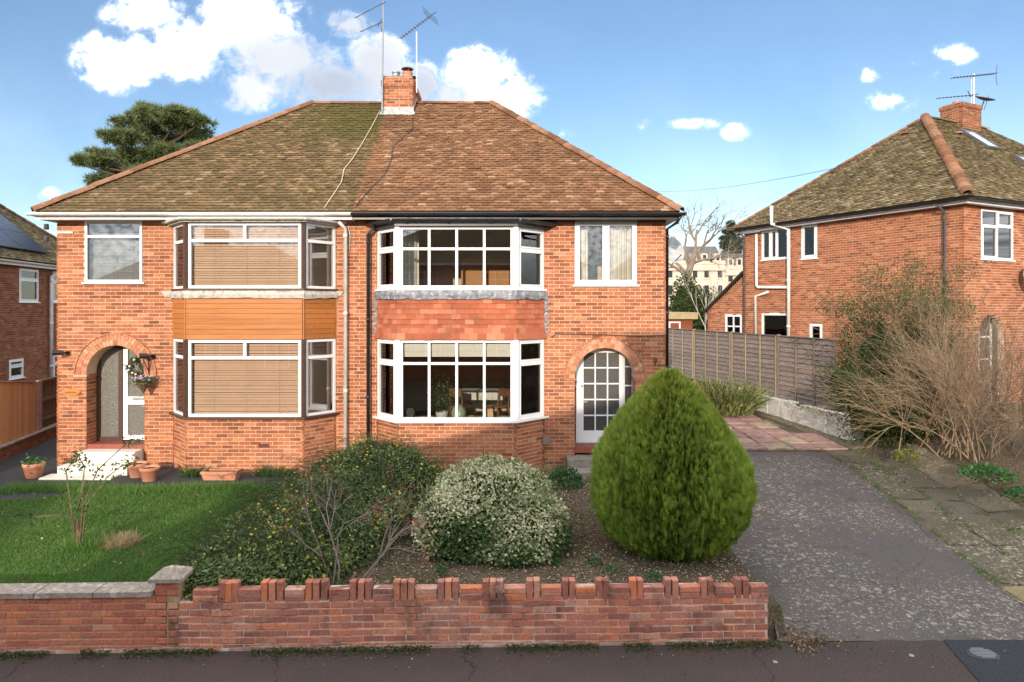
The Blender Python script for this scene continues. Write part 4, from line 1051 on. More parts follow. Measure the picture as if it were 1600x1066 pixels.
for c in range(7):
    s_ = s0 + (0 if c % 2 else -bw_ / 2) + .0
    while s_ < s1 - .05:
        a, b = max(s_, s0), min(s_ + bw_ - .011, s1)
        sag = -.02 * ((s_ - s0) / (s1 - s0)) + .006 * math.sin(s_ * 1.7)
        if b - a > .2: put_brick(random.choice(full), a, c * .075 + .004, body, sag, random.uniform(-.004, .005), rz=random.uniform(-.008, .008))
        elif b - a > .05:
            me = soft_brick(b - a, .064, .03, 'brick', M_WALLB, 1)[0]; put_brick(me, a, c * .075 + .004, body, sag, 0)
        s_ += bw_
teeth = [(341, 371, 3), (407, 444, 3), (476, 513, 3), (546, 582, 3), (614, 648, 3), (683, 718, 3), (754, 787, 3), (822, 845, 2), (878, 899, 2), (932, 952, 2), (985, 1005, 2), (1039, 1062, 2), (1095, 1117, 2), (1149, 1173, 2)]
sold = soft_brick(.068, .208, .105, 'soldier_brick', M_WALLB, 4)
prev = wpt(300)
tops = []
for (p0, p1, n) in teeth + [(1201, 1201, 0)]:
    a, b = wpt(p0), wpt(p1); L = a - prev
    sag = -.035 * ((a - s0) / (s1 - s0))
    if L > .06:   # two flat courses in the gap
        nb = max(1, int(round(L / .235)))
        for k in range(nb):
            me = soft_brick(L / nb - .012, .062, .10, 'brick', M_WALLB, 1)[0]
            for cc in range(2): put_brick(me, prev + k * L / nb + .006, .528 + cc * .072, body, sag + random.uniform(-.002, .002), random.uniform(-.004, .004))
        q = WO + WU * (prev + .004) - WN * .012; tops.append((q, L - .008, .66 + sag))
    for k in range(n):
        put_brick(random.choice(sold), a + (b - a) * k / n + .004, .528, body, sag + random.uniform(-.004, .004), random.uniform(-.006, .008), 'soldier_brick', random.uniform(-.02, .02))
    prev = b
m = MB()
for (q, L, z) in tops: m.obox((q.x, q.y, .5), WU * L, -WN * .10, (0, 0, z - .5))
m.build('mortar_bed', M_MORTAR_W, body)
q = WO + WU * s0 - WN * .105; MB().obox((q.x, q.y, .50), WU * (s1 - s0 - .01), -WN * .1, (0, 0, .045)).build('wall_back_ledge', M_CONC, gw)
# the neighbour's wall with coping stones and a capped pier
gl = thing('garden_wall', 'smooth red brick garden wall with pale coping and a capped pier before the lawn', 'wall', WO + WU * .5)
e0, e1 = -3.4, s0 - .012
body = wall_back('w', e0, e1, .60, M_MORTAR_Y).build('wall_core', M_MORTAR_Y, gl)
full = soft_brick(.214, .064, .03, 'brick', M_WALLB2, 4)
for c in range(8):
    s_ = e1 - .225 * 17 - (.1125 if c % 2 else 0)
    while s_ < e1 - .03:
        a, b = s_, min(s_ + .214, e1)
        if a >= e0:
            if b - a > .2: put_brick(random.choice(full), a, c * .075 + .004, body, 0, random.uniform(-.003, .003))
            elif b - a > .04: put_brick(soft_brick(b - a, .064, .03, 'brick', M_WALLB2, 1)[0], a, c * .075 + .004, body)
        s_ += .225
pier0, pier1 = wpt(242), wpt(279)
cs = pier0 - .02
while cs > e0:
    L = .62; a = WO + WU * (cs - L + .006) + WN * .035; m = MB(); t = .012
    m.obox((a.x, a.y, .602), WU * (L - .012), -WN * .28, (0, 0, .055))
    m.build('coping_stone', M_COPING, gl); cs -= L
pr = wall_back('p', pier0, pier1, .75, M_MORTAR_Y, .25).build('pier', M_MORTAR_Y, gl)
for c in range(2):
    for k in range(1 if c else 2):
        l = (pier1 - pier0) / (1 if c else 2) - .01; put_brick(soft_brick(l, .064, .1, 'brick', M_WALLB2, 1)[0], pier0 + k * (l + .01) + .004, .60 + c * .075, pr, 0, .004)
a = WO + WU * (pier0 - .05) + WN * .05; L = pier1 - pier0 + .10
v = [Vector((a.x, a.y, .755)), Vector((a.x, a.y, .755)) + WU * L, Vector((a.x, a.y, .755)) + WU * L - WN * .36, Vector((a.x, a.y, .755)) - WN * .36]
m = MB(); ap = (v[0] + v[2]) / 2 + Vector((0, 0, .13)); m.add(v + [p + Vector((0, 0, .04)) for p in v] + [ap], [(0, 1, 5, 4), (1, 2, 6, 5), (2, 3, 7, 6), (3, 0, 4, 7), (4, 5, 8), (5, 6, 8), (6, 7, 8), (7, 4, 8), (3, 2, 1, 0)]); m.build('pier_cap', M_COPING, gl)
# render skim and fallen mortar along the foot of the walls
m = MB(); M_SKIM = plain('old_render', (.38, .26, .20), .95, .3, 14, .1, .006, dirt=(.6, .56, .48), dscale=5, damt=.9)
for i in range(90):
    s_ = -1 + i * .1; h = .035 + .03 * mnoise.noise(Vector((s_ * 2, 0, 0))); a = WO + WU * s_ + WN * .012; m.obox((a.x, a.y, -.02), WU * .1, -WN * .03, (0, 0, .02 + max(.005, h)))
tag(m.build('render_skirt', M_SKIM, gl), kind='stuff')

# ---------------------------------------------------------------- low white wall, fence, left boundary
M_WW = plain('flaking_white_paint', (.78, .76, .71), .85, .08, 8, .2, .006, dirt=(.42, .36, .28), dscale=3.5, damt=.55)
ww = thing('low_wall', 'low flaking white painted wall along the slabbed path', 'wall', (8.2, 16.8, .45))
y = 16.8; i = 0
while y < 22.6:
    L = random.choice((.42, .62, .8)); y2 = min(y + L, 22.65); zt = 1.06 + random.uniform(-.03, .03) - (.08 if 2 < i < 4 else 0)
    m = MB(); d = random.uniform(-.015, .015)
    k = 4; 
    for t in range(1): m.prism([(xw(y) - .02 + d, y, .3), (xw(y) + .2 + d, y, .3), (xw(y2) + .2 + d, y2 - .008, .3), (xw(y2) - .02 + d, y2 - .008, .3)], (0, 0, zt - .3))
    m.build('wall_block', M_WW, ww); y = y2; i += 1
b = MB(); b.box(xw(16.8) - .06, xw(16.8) + .26, 16.56, 16.795, .3, 1.10); b.build('end_pier', M_WW, ww)
fence = thing('panel_fence', 'weathered grey lap panel fence between the side path and the brick house', 'fence', (xfence(22), 22, 1.0))
posts = [31.2, 28.6, 25.85, 23.08, 20.4, 17.75]
FT, FB = 2.86, 1.02
for i in range(len(posts) - 1):
    ya, yb = posts[i], posts[i + 1]; A, Bq = Vector((xfence(ya), ya, 0)), Vector((xfence(yb), yb, 0)); t = (Bq - A).normalized(); n = Vector((t.y, -t.x, 0))
    if n.x > 0: n = -n
    L = (Bq - A).length
    MB().obox((A.x - .05, A.y - .05, FB - .3), (.10, 0, 0), (0, .10, 0), (0, 0, FT - FB + .36)).build('post', M_BATTEN if i in (1, 2, 3) else M_CONC, fence)
    ns = 13; h = (FT - FB) / ns
    for k in range(ns):
        z = FB + k * h + random.uniform(-.006, .006); q = A + t * .06
        m = MB(); c = [Vector((q.x, q.y, z)) + n * .034, Vector((q.x, q.y, z)) + n * .018, Vector((q.x, q.y, z + h * 1.12)) - n * .010, Vector((q.x, q.y, z + h * 1.12)) + n * .002]
        sag = random.uniform(-.012, .012); m.prism(c, t * (L - .12) + Vector((0, 0, sag))); m.build('slat', M_FENCE, fence)
    for k in range(4):
        q = A + t * (.06 + (L - .16) * k / 3) + n * .036; MB().obox((q.x, q.y, FB), t * .045, n * .025, (0, 0, FT - FB)).build('batten', M_BATTEN if i < 4 else M_FENCE, fence)
    q = A + t * .05; MB().obox((q.x, q.y, FT + .012) , t * (L - .1), n * .05, (0, 0, .025)).build('capping', M_FENCE, fence)
# left boundary: dwarf wall, orange board panel and a panel whose dark colour holds its shadow
def xb(y): return -11.2 - .24 * (y - 14.9)
lw = thing('dwarf_wall', 'low dark brick dwarf wall under the orange fence', 'wall', (xb(15), 15, .36))
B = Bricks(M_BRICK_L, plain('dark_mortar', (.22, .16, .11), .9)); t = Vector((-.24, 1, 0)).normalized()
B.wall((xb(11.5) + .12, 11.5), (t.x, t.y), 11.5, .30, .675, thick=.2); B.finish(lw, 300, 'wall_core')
q = Vector((xb(11.5) + .15, 11.5, .677)); MB().obox(q, t * 11.5, Vector((-.26, -.06, 0)), (0, 0, .03)).build('coping', M_COPING, lw)
of = thing('board_fence', 'bright orange close-board fence panel on the dwarf wall', 'fence', (xb(15) - .05, 15, .7))
y = 12.6
while y < 16.6:
    zt = CZ - .1078 * (y + .06); m = MB(); p = Vector((xb(y), y, .71)); n = Vector((t.y, -t.x, 0)); m.obox(p + n * random.uniform(0, .006), t * .118, n * .018, (0, 0, zt - .71)); m.build('board', M_ORANGE, of); y += .12 * t.y
MB().obox((xb(12.6) + .05, 12.6, CZ - .1078 * 12.6), Vector((t.x * 4.1, t.y * 4.1, -.1078 * 4.0)), (-.1, -.02, 0), (0, 0, .03)).build('capping', M_BATTEN, of)
MB().box(xb(16.75) - .05, xb(16.75) + .06, 16.70, 16.83, .5, 1.93).build('post', plain('pinkish_post', (.36, .25, .22), .9), of)
bf = thing('board_fence', 'close-board fence panel coloured dark for shadow behind the orange one', 'fence', (xb(18), 18, .7))
y = 16.86
while y < 22:
    m = MB(); p = Vector((xb(y) - .06, y, .70)); n = Vector((t.y, -t.x, 0)); m.obox(p + n * random.uniform(0, .006), t * .12, n * .018, (0, 0, 1.2)); m.build('board', M_BFENCE, bf); y += .125 * t.y
for z in (.9, 1.38, 1.86):
    MB().obox((xb(16.86) - .03, 16.86, z), t * 5.2, (.06, .015, 0), (0, 0, .06)).build('rail', M_BFENCE, bf)

# ---------------------------------------------------------------- house on the right
TH = math.radians(26); ub = Vector((-math.sin(TH), math.cos(TH), 0)); vf = Vector((math.cos(TH), math.sin(TH), 0)); NC = Vector((12.24, 18.5, 0))
nh = thing('house', 'orange brick house with olive mossy roof turned sideways beyond the fence', 'house', (10.5, 22, 1.0))
ns_ = Vector((-math.cos(TH), -math.sin(TH), 0)); nf = Vector((vf.y, -vf.x, 0))
LS = 8.0; NZ0, NZ1 = .585, 6.51
def side_t(px): q = (px - 800) / F; return (NC.x - NC.y * q) / (-ub.x + ub.y * q)
def front_s(px): q = (px - 800) / F; return (NC.y * q - NC.x) / (vf.x - vf.y * q)
def side_rect(p0, p1, y0, y1):
    t1, t0 = side_t(p0), side_t(p1); tm_ = (t0 + t1) / 2; Y = NC.y + ub.y * tm_; return (LS - t1, LS - t0, CZ - (y1 - HY) / F * Y, CZ - (y0 - HY) / F * Y)
wins = [side_rect(1190, 1234, 358, 405), side_rect(1252, 1277, 350, 404), side_rect(1190, 1234, 489, 560), side_rect(1265, 1285, 506, 534)]
B = Bricks(M_BRICK_N, M_MORTAR)
fo = NC + ub * LS; us = -ub
B.wall((fo.x, fo.y), (us.x, us.y), LS, NZ0, NZ1, [rect_open(*w) for w in wins])
fw = (front_s(1533), front_s(1583), 5.07, 6.45); ac = (front_s(1527) + front_s(1573)) / 2
B.wall((NC.x, NC.y), (vf.x, vf.y), 6.0, NZ0, NZ1, [rect_open(*fw), arch_open(ac, .62, 2.9, NZ0)])
# lean-to at the far end
lo = NC + ub * (LS + 1.95)
def rk(z):
    if z < 3.62: return (0, 1.95)
    k = (z - 3.62) / (4.95 - 3.62); return (1.95 * k, 1.95) if k < 1 else None
lt = side_t(1133), side_t(1159); ltw = (1.95 + LS - lt[0], 1.95 + LS - lt[1], 2.55, CZ - (491 - HY) / F * 27)
B.wall((lo.x, lo.y), (us.x, us.y), 1.95, NZ0, 4.95, [rect_open(*ltw)], raked=rk)
B.finish(nh)
def nwin(r, cols, o0=fo, u=us, **kw):
    p = o0 + u * r[0]; return window(nh, (p.x, p.y, r[2]), (u.x, u.y), r[1] - r[0], r[3] - r[2], cols, **kw)[0]
nwin(wins[0], [(1, [(1, True)]), (.7, [(1, True)]), (1.4, [(1, False)])], sill=.04)
nwin(wins[1], [(1, [(1, True)])], sill=.04, sashw=.06)
nwin(wins[2], [(1, [(1, True)])], sill=.04); nwin(wins[3], [(1, [(1, True)])], sill=.03)
nwin(fw, [(1, [(.7, True), (.3, False)]), (1, [(.7, False), (.3, True)])], NC, vf, sill=.04)
nwin(ltw, [(1, [(1, False), (1, False)]), (1, [(1, False), (1, False)])], lo, us, bw=.05, outer=.09)
p = NC + vf * (ac - .62) - nf * .35; window(nh, (p.x, p.y, .95), (vf.x, vf.y), 1.24, 2.6, [(1, [(1, False)] * 4)] * 2, bw=.05, glass=M_GLASS_D, name='front_door')
# inside and back of the house, so that nothing shows through
q = NC - ns_ * .35 - nf * .45; m = MB(); m.obox((q.x, q.y, 3.6), vf * 5.4, ub * 7.0, (0, 0, .1)); m.obox((q.x, q.y, 6.4), vf * 5.4, ub * 7.0, (0, 0, .1)); m.obox((q.x, q.y, .9), vf * 5.4, ub * 7.0, (0, 0, .1))
w_ = q + vf * 2.2 + ub * 2.4; m.obox((w_.x, w_.y, 1), vf * 3, ub * .1, (0, 0, 5.4)); m.obox((w_.x, w_.y, 1), ub * 4.6, vf * .1, (0, 0, 5.4))
m.build('rooms', M_INT, nh)
q = fo + vf * .05 ; m = MB(); m.obox((q.x, q.y, NZ0), vf * 13, ub * -.2, (0, 0, NZ1 - NZ0)); q = NC + vf * 6.01 - nf * .05; m.obox((q.x, q.y, NZ0), vf * 6.5, ub * .2, (0, 0, NZ1 - NZ0)); m.build('back_wall', M_BRICK_N, nh)
d0 = fo + (-us) * 0.0; p = fo + vf * .55; drape(nh, p - us * -.3, p - us * -.9, 4.9, 6.4, M_CURT, 3); p = NC + vf * (fw[1] - .45) - nf * .25; drape(nh, p, p + vf * .4, 5.0, 6.4, M_CURT, 3)
Ec = NC + ns_ * .3 + nf * .3; ez = 6.70; V = lambda p, z: (p.x, p.y, z)
A_ = Ec + ub * 4.3 + vf * 4.86; A2 = Ec + ub * 4.3 + vf * 8.6; AZ = 10.44
T3 = Tiles(M_TILE_N)
T3.slope([V(Ec + ub * 8.6, ez), V(Ec, ez), V(A_, AZ)], 'front')
T3.slope([V(Ec, ez), V(Ec + vf * 13.4, ez), V(A2, AZ), V(A_, AZ)])
T3.slope([V(Ec + vf * 13.4 + ub * 8.6, ez), V(Ec + ub * 8.6, ez), V(A_, AZ), V(A2, AZ)], False)
T3.slope([V(Ec + vf * 13.4, ez), V(Ec + vf * 13.4 + ub * 8.6, ez), V(A2, AZ)], False)
rn = T3.finish(nh)
ridge_run(V(Ec, ez + .02), V(A_, AZ + .03), up, rn, M_HIP, 'hip_tile', .33, .17, .0); ridge_run(V(Ec + ub * 8.6, ez), V(A_, AZ), up, rn, M_HIP, 'hip_tile', .33, .10); ridge_run(V(A_, AZ), V(A2, AZ), up, rn, M_TILE_N, 'ridge_tile', .45, .10)
g0 = Ec + ub * 8.65 + ns_ * .05; g1 = Ec + ns_ * .05 - ub * .05; gutter(nh, V(g0, 6.64), V(g1, 6.64), M_BLACK, r=.06)
g0 = Ec + nf * .05; g1 = Ec + nf * .05 + vf * 13; gutter(nh, V(g0, 6.64), V(g1, 6.64), M_BLACK, r=.06)
q = Ec - ns_ * .06 - nf * .06; m = MB(); m.obox(V(q, 6.515), ub * 8.4, ns_ * -.22, (0, 0, .11)); m.obox(V(q + vf * .23, 6.516), vf * 12, nf * -.2, (0, 0, .11)); m.build('fascia', M_WHITE, nh)
q = NC + ub * .48 + ns_ * .06; pipe(nh, [V(q + ns_ * .26, 6.6), V(q + ns_ * .2, 6.48), V(q, 6.36), V(q, .9)], .038, M_GREYP)
q = NC + ub * (LS - .05) + ns_ * .06; pipe(nh, [V(q + ns_ * .26, 6.6), V(q, 6.36), V(q, .9)], .038, M_GREYP)
def sp(px, py, o_=.1): t_ = side_t(px); q = NC + ub * t_ + ns_ * o_; return Vector((q.x, q.y, CZ - (py - HY) / F * q.y))
pipe(nh, [sp(1219, 322, .42), sp(1219, 350, .42), sp(1236, 359, .12), sp(1236, 528, .12)], .06, M_WHITE2, 'soil_pipe', True)
pipe(nh, [sp(1185, 366), sp(1185, 446), sp(1187, 449), sp(1234, 449)], .05, M_WHITE2, 'soil_pipe', False); pipe(nh, [sp(1204, 456), sp(1184, 463), sp(1184, 525)], .045, M_WHITE2, 'waste_pipe', False)
q = lo + ub * .15; m = MB(); a, b = V(q + ns_ * .12, 3.52), V(NC + ub * LS + ns_ * .12, 5.02); m.prism([a, b, (b[0], b[1], b[2] + .09), (a[0], a[1], a[2] + .09)], vf * 4); m.build('lean_to_roof', M_DECK, nh)
MB().obox(V(lo - us * .02, .6), vf * 3.5, us * .1, (0, 0, 3.0)).build('lean_to_wall', M_BRICK_N, nh)
# string course
q = fo + ns_ * .006; MB().obox(V(q, CZ - .02), us * LS, ns_ * .012, (0, 0, .03)).build('string_course', M_BRICK_L, nh)
# roof lights, vents
def fslope(s_, k): p = Ec + vf * s_ + (ub * 4.3) * k; return Vector((p.x, p.y, lerp(ez, AZ, k)))
fn = (vf.cross(fslope(5, 1) - fslope(5, 0))).normalized()
for (s_, k0, k1, w) in ((5.75, .64, .86, .8), (6.7, .33, .58, .8)):
    a = fslope(s_, k0) + fn * .03; e2 = fslope(s_, k1) - fslope(s_, k0)
    f_ = MB(); fr_ = .07
    eu = e2.normalized(); L = e2.length
    for (p0, dx, dy) in ((a, vf * w, eu * fr_), (a + eu * (L - fr_), vf * w, eu * fr_), (a + eu * fr_, vf * fr_, eu * (L - 2 * fr_)), (a + vf * (w - fr_) + eu * fr_, vf * fr_, eu * (L - 2 * fr_))): f_.obox(p0, dx, dy, fn * .08)
    o = f_.build('roof_light', M_GREYP, nh)
    MB().obox(a + vf * .06 + eu * .06 + fn * .04, vf * (w - .12), eu * (L - .12), fn * .02).build('pane', glass_mat('roof_light_glass', 2.6, frost=(.50, .55, .60)), o)
for px, py in ((1421, 212), (1502, 204)):
    q = fslope(5.3, .8) if px > 1460 else (Vector(V(A_, AZ)) + (Vector(V(Ec + ub * 5, ez)) - Vector(V(A_, AZ))) * .18)
    MB().lathe([(.16, 0), (.13, .06), (.05, .09), (0, .09)], q + Vector((0, 0, .02)), 8).build('vent_tile', M_HIP, nh)
B = Bricks(M_BRICK_L, M_MORTAR); cc = Ec + ub * 4.0 + vf * 6.5
for (o_, u_, L) in ((cc, vf, 1.15), (cc + vf * 1.15, ub, .8), (cc + vf * 1.15 + ub * .8, -vf, 1.15), (cc + ub * .8, -ub, .8)): B.wall((o_.x, o_.y), (u_.x, u_.y), L, 10.0, 10.975, thick=.1)
c2 = cc - vf * .03 - ub * .03
for (o_, u_, L) in ((c2, vf, 1.21), (c2 + vf * 1.21, ub, .86), (c2 + vf * 1.21 + ub * .86, -vf, 1.21), (c2 + ub * .86, -ub, .86)): B.wall((o_.x, o_.y), (u_.x, u_.y), L, 10.975, 11.125, thick=.1)
ch2 = B.finish(nh, 0, 'chimney'); m = MB(); m.obox(V(cc + vf * .03 + ub * .03, 11.12), vf * 1.09, ub * .74, (0, 0, .05)); m.build('flaunching', M_CONC, ch2)
for k in (.3, .85): q = cc + vf * k + ub * .4; MB().lathe([(.12, 0), (.13, .02), (.11, .08), (.12, .12), (.07, .12), (.07, 0)], V(q, 11.165), 12).build('chimney_pot', M_TERRA, ch2, True)

# ---------------------------------------------------------------- house on the left
ta = math.radians(8); uL = Vector((-math.sin(ta), math.cos(ta), 0)); nL = Vector((uL.y, -uL.x, 0)); OL = Vector((-17, 23, 0))
lh = thing('house', 'dark brick house with solar panels on its roof beyond the orange fence', 'house', (-17.5, 24, .35))
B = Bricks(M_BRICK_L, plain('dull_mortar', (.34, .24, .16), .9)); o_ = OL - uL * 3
lrect = lambda t0, t1, z0, z1: (t0 + 3, t1 + 3, z0, z1)
lw_ = [lrect(.70, 1.91, 3.93, 5.10), lrect(2.9, 3.9, 3.93, 5.10), lrect(.1, .95, 1.3, 1.95), lrect(2.95, 3.9, .9, 1.95)]
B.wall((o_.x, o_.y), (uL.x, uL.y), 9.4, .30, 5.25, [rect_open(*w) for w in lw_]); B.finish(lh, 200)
for w in lw_:
    p = o_ + uL * w[0]; window(lh, (p.x, p.y, w[2]), (uL.x, uL.y), w[1] - w[0], w[3] - w[2], [(1, [(.7, True), (.3, True)])], sill=.05)
m = MB(); q = o_ - nL * .4; m.obox(V(q - nL * 1.5, .3), uL * 9.3, nL * .1, (0, 0, 4.9)); m.obox(V(q - nL * 1.4, 2.7), uL * 9.3, nL * 1.5, (0, 0, .2)); m.build('rooms', M_PLASTER_E, lh)
Eo = OL + nL * .3; T4 = Tiles(M_TILE_N, .105, .165)
b0, b1 = Eo - uL * 6.5, Eo + uL * 6.85; rd = -nL * 4.4
T4.slope([V(b0, 5.36), V(b1, 5.36), V(b1 + rd - uL * 4.4, 9.05), V(b0 + rd + uL * 4.4, 9.05)], 'front')
T4.slope([V(b1, 5.36), V(b1 + rd * 2, 5.36), V(b1 + rd - uL * 4.4, 9.05)])
T4.slope([V(b0 + rd * 2, 5.36), V(b0, 5.36), V(b0 + rd + uL * 4.4, 9.05)], False); T4.slope([V(b1 + rd * 2, 5.36), V(b0 + rd * 2, 5.36), V(b0 + rd + uL * 4.4, 9.05), V(b1 + rd - uL * 4.4, 9.05)], False)
r4 = T4.finish(lh, 120); ridge_run(V(b1, 5.36), V(b1 + rd - uL * 4.4, 9.05), up, r4, M_HIP, 'hip_tile', .4, .12)
su = (Vector(V(rd, 9.05 - 5.36))).normalized(); sn = uL.cross(su).normalized()
for k in range(5):
    for j in range(2):
        t_ = -4.0 + k * 1.68; st = .5 + j * 1.12
        if t_ + 1.66 > 4.5 - st * .75: continue
        p = Vector(V(Eo + uL * t_, 5.36)) + su * st + sn * .10; o = MB().obox(p, uL * 1.65, su * 1.10, sn * .04).build('solar_panel', M_PANEL, lh)
gutter(lh, V(b0 + nL * .05, 5.30), V(b1 + nL * .05, 5.30), M_WHITE2, .06); MB().obox(V(b0 - nL * .05, 5.16), uL * 13.2, -nL * .2, (0, 0, .10)).build('fascia', M_WHITE, lh)
def lp(px, py): q = (px - 800) / F; t_ = (OL.x - q * OL.y) / (q * uL.y - uL.x); p = OL + uL * t_ + nL * .12; return Vector((p.x, p.y, CZ - (py - HY) / F * p.y))
pipe(lh, [lp(87, 392) + nL * .25, lp(86, 418) + nL * .25, lp(75, 432), lp(75, 600)], .06, M_WHITE2, 'soil_pipe')

# ---------------------------------------------------------------- houses across the street (behind the camera, they shade the gardens and show in the panes)
def far_house(xc, label, yb=-12.0, w=13.2, d=8.4, eave=6.0, ridge=9.3, hl=4.2, hr=4.2):
    h = thing('house', label, 'house', (xc, yb - 4, 0), 'houses across the street')
    x0, x1 = xc - w / 2 + .25, xc + w / 2 - .25
    MB().box(x0, x1, yb - d + .5, yb, 0, eave - .02).build('wall', M_BRICK_N, h)
    a, b, c, e = (xc - w / 2, yb + .35), (xc + w / 2, yb + .35), (xc + w / 2, yb + .35 - d), (xc - w / 2, yb + .35 - d); r0, r1 = (xc - w / 2 + hl, yb + .35 - d / 2), (xc + w / 2 - hr, yb + .35 - d / 2)
    m = MB(); m.add([(*a, eave), (*b, eave), (*c, eave), (*e, eave), (*r0, ridge), (*r1, ridge)], [(1, 0, 4, 5), (2, 1, 5), (3, 2, 5, 4), (0, 3, 4), (0, 1, 2, 3)]); rf = m.build('roof', M_TILE_N, h)
    m = MB(); m.box(xc - .5, xc + .5, r0[1] - .5, r0[1] + .5, ridge - .5, ridge + .9); m.build('chimney', M_BRICK_N, rf)
    MB().box(xc - w / 2, xc + w / 2, yb + .36, yb + .42, eave - .1, eave + .02).build('gutter', M_WHITE2, h)
    for (cx, ww_) in ((xc - 4.8, 1.3), (xc - 2.2, 2.4), (xc + 2.2, 2.4), (xc + 4.8, 1.3)):
        for (z0, z1) in ((4.3, 5.6), (1.2, 2.8)):
            if z1 > eave: continue
            if ww_ < 2 and z0 < 2: z0, z1 = .6, 2.7
            window(h, (cx + ww_ / 2, yb + .03, z0), (-1, 0), ww_, z1 - z0, [(1, [(.7, False), (.3, False)])] * (2 if ww_ < 2 else 3), bw=.06, glass=M_GLASS_D)
far_house(-16.9, 'lower brick house across the street, opposite the lawn', yb=-8.0, w=15.0, eave=4.3, ridge=7.3); far_house(-2.6, 'brick house across the street mirrored in the bay panes', yb=-8.0, w=13.4, hl=7.0, hr=6.2); far_house(12.7, 'brick house across the street facing the drive', yb=-8.0)
# ---------------------------------------------------------------- plants
def nz(p, f=1.0, s=0.0): return mnoise.noise(Vector((p[0] * f + s, p[1] * f, p[2] * f)))
def shell(ells, N, lo=.80, hi=1.04, lump=.10, lf=2.2, zmin=.36, seed=0.0, core=.80):
    """points and outward directions on the lumpy outer shell of a union of ellipsoids"""
    P, D = [], []
    ar = np.array([r[0] * r[1] + r[1] * r[2] + r[0] * r[2] for _, r in ells]); ar = ar / ar.sum()
    while len(P) < N:
        i = rng.choice(len(ells), p=ar); c, r = ells[i]
        d = rng.normal(size=3); d /= np.linalg.norm(d)
        k = rng.uniform(lo, hi); q = np.array(c) + np.array(r) * d * k * (1 + lump * nz(np.array(c) + np.array(r) * d, lf, seed))
        if q[2] < zmin: continue
        if any(j != i and np.sum(((q - np.array(cc)) / np.array(rr)) ** 2) < core ** 2 for j, (cc, rr) in enumerate(ells)): continue
        n = d / np.array(r); P.append(q); D.append(n / np.linalg.norm(n))
    return np.array(P), np.array(D)
def blob(name, ells, k, mat, parent, zmin=.3):
    m = MB()
    for c, r in ells:
        prof = [(math.cos(t), math.sin(t)) for t in np.linspace(-math.pi / 2, math.pi / 2, 9)]; st = len(m.v)
        m.lathe([(max(a, 1e-3), b) for a, b in prof], (0, 0, 0), 14)
        for i in range(st, len(m.v)):
            v = np.array(m.v[i]); q = np.array(c) + np.array(r) * v * k * (1 + .08 * nz(v, 2.5)); q[2] = max(q[2], zmin); m.v[i] = tuple(q)
    return m.build(name, mat, parent, True)
M_CORE = plain('shaded_core', (.032, .042, .016), .95, .4, 20, .05)  # for solid cores that close the bushes, inner shade put into the colour
M_CORE2 = plain('inner_twigs_brown', (.05, .038, .02), .95, .4, 20, .05)
def grow(m, p, d, L, r, lv, kids=3, spread=.6, curve=.25, lift=.0, tips=None, n=4, shrink=.68, rshrink=.6, seg=4):
    p = Vector(p); d = Vector(d).normalized(); pts = [p.copy()]; rs = [r]; dirs = [d.copy()]
    for i in range(seg):
        d = (d + Vector((random.gauss(0, curve), random.gauss(0, curve), random.gauss(0, curve) + lift)) * .5).normalized()
        p = p + d * (L / seg); pts.append(p.copy()); rs.append(r * lerp(1, rshrink, (i + 1) / seg)); dirs.append(d.copy())
    m.tube(pts, rs, n if r > .004 else 3, cap=False)
    if lv <= 0:
        if tips is not None: tips.append((pts[-1], dirs[-1])); tips.append((pts[2], dirs[2]))
        return
    for k in range(kids):
        i = random.randint(max(1, seg // 2), seg); a = Vector((random.gauss(0, 1), random.gauss(0, 1), random.gauss(0, 1)))
        nd = (dirs[i] + a.normalized() * spread).normalized()
        grow(m, pts[i], nd, L * shrink * random.uniform(.75, 1.2), rs[i] * .72, lv - 1, kids, spread, curve, lift, tips, n, shrink, rshrink, seg)

# the big clipped conifer
conifer = thing('conifer_bush', 'large egg-shaped green and gold conifer beside the drive', 'conifer', (2.23, 9.65, .36))
CP = [(0, .60), (.08, .86), (.2, 1.02), (.33, 1.08), (.48, 1.01), (.62, .85), (.76, .64), (.88, .38), (.95, .20), (1, .03)]
def crad(h): return np.interp(h, [a for a, _ in CP], [b for _, b in CP])
MB().lathe([(crad(h) * .86, .36 + h * 2.45) for h in np.linspace(0, .99, 24)], (2.23, 9.65, 0), 28).build('dark_core', plain('conifer_inner', (.03, .033, .008), .95, .4, 14, .05), conifer, True)  # solid core against gaps, its dark colour stands for inner shade
MB().tube([(2.23, 9.65, .2), (2.23, 9.65, .9)], [.12, .09], 8).build('trunk', bark('conifer_bark', (.08, .05, .03), (.18, .12, .08)), conifer)
N = 27000
h = rng.random(N * 2) ; keep = rng.random(N * 2) < (crad(h) + .12) / 1.3; h = h[keep][:N]; N = len(h); th_ = rng.uniform(0, 2 * math.pi, N)
lum = np.array([nz((math.cos(t) * 2.2, math.sin(t) * 2.2, hh * 3.2), 1.6) + .75 * nz((math.cos(t) * 9, math.sin(t) * 9, hh * 2.2), 1.5) for t, hh in zip(th_, h)])
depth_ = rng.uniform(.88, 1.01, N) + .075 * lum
rad = crad(h) * depth_
out = np.stack([np.cos(th_), np.sin(th_), np.zeros(N)], 1)
P = np.stack([2.23 + rad * out[:, 0], 9.65 + rad * out[:, 1], .36 + h * 2.45 - .06], 1)
blades = []; bf_ = []; tp = []
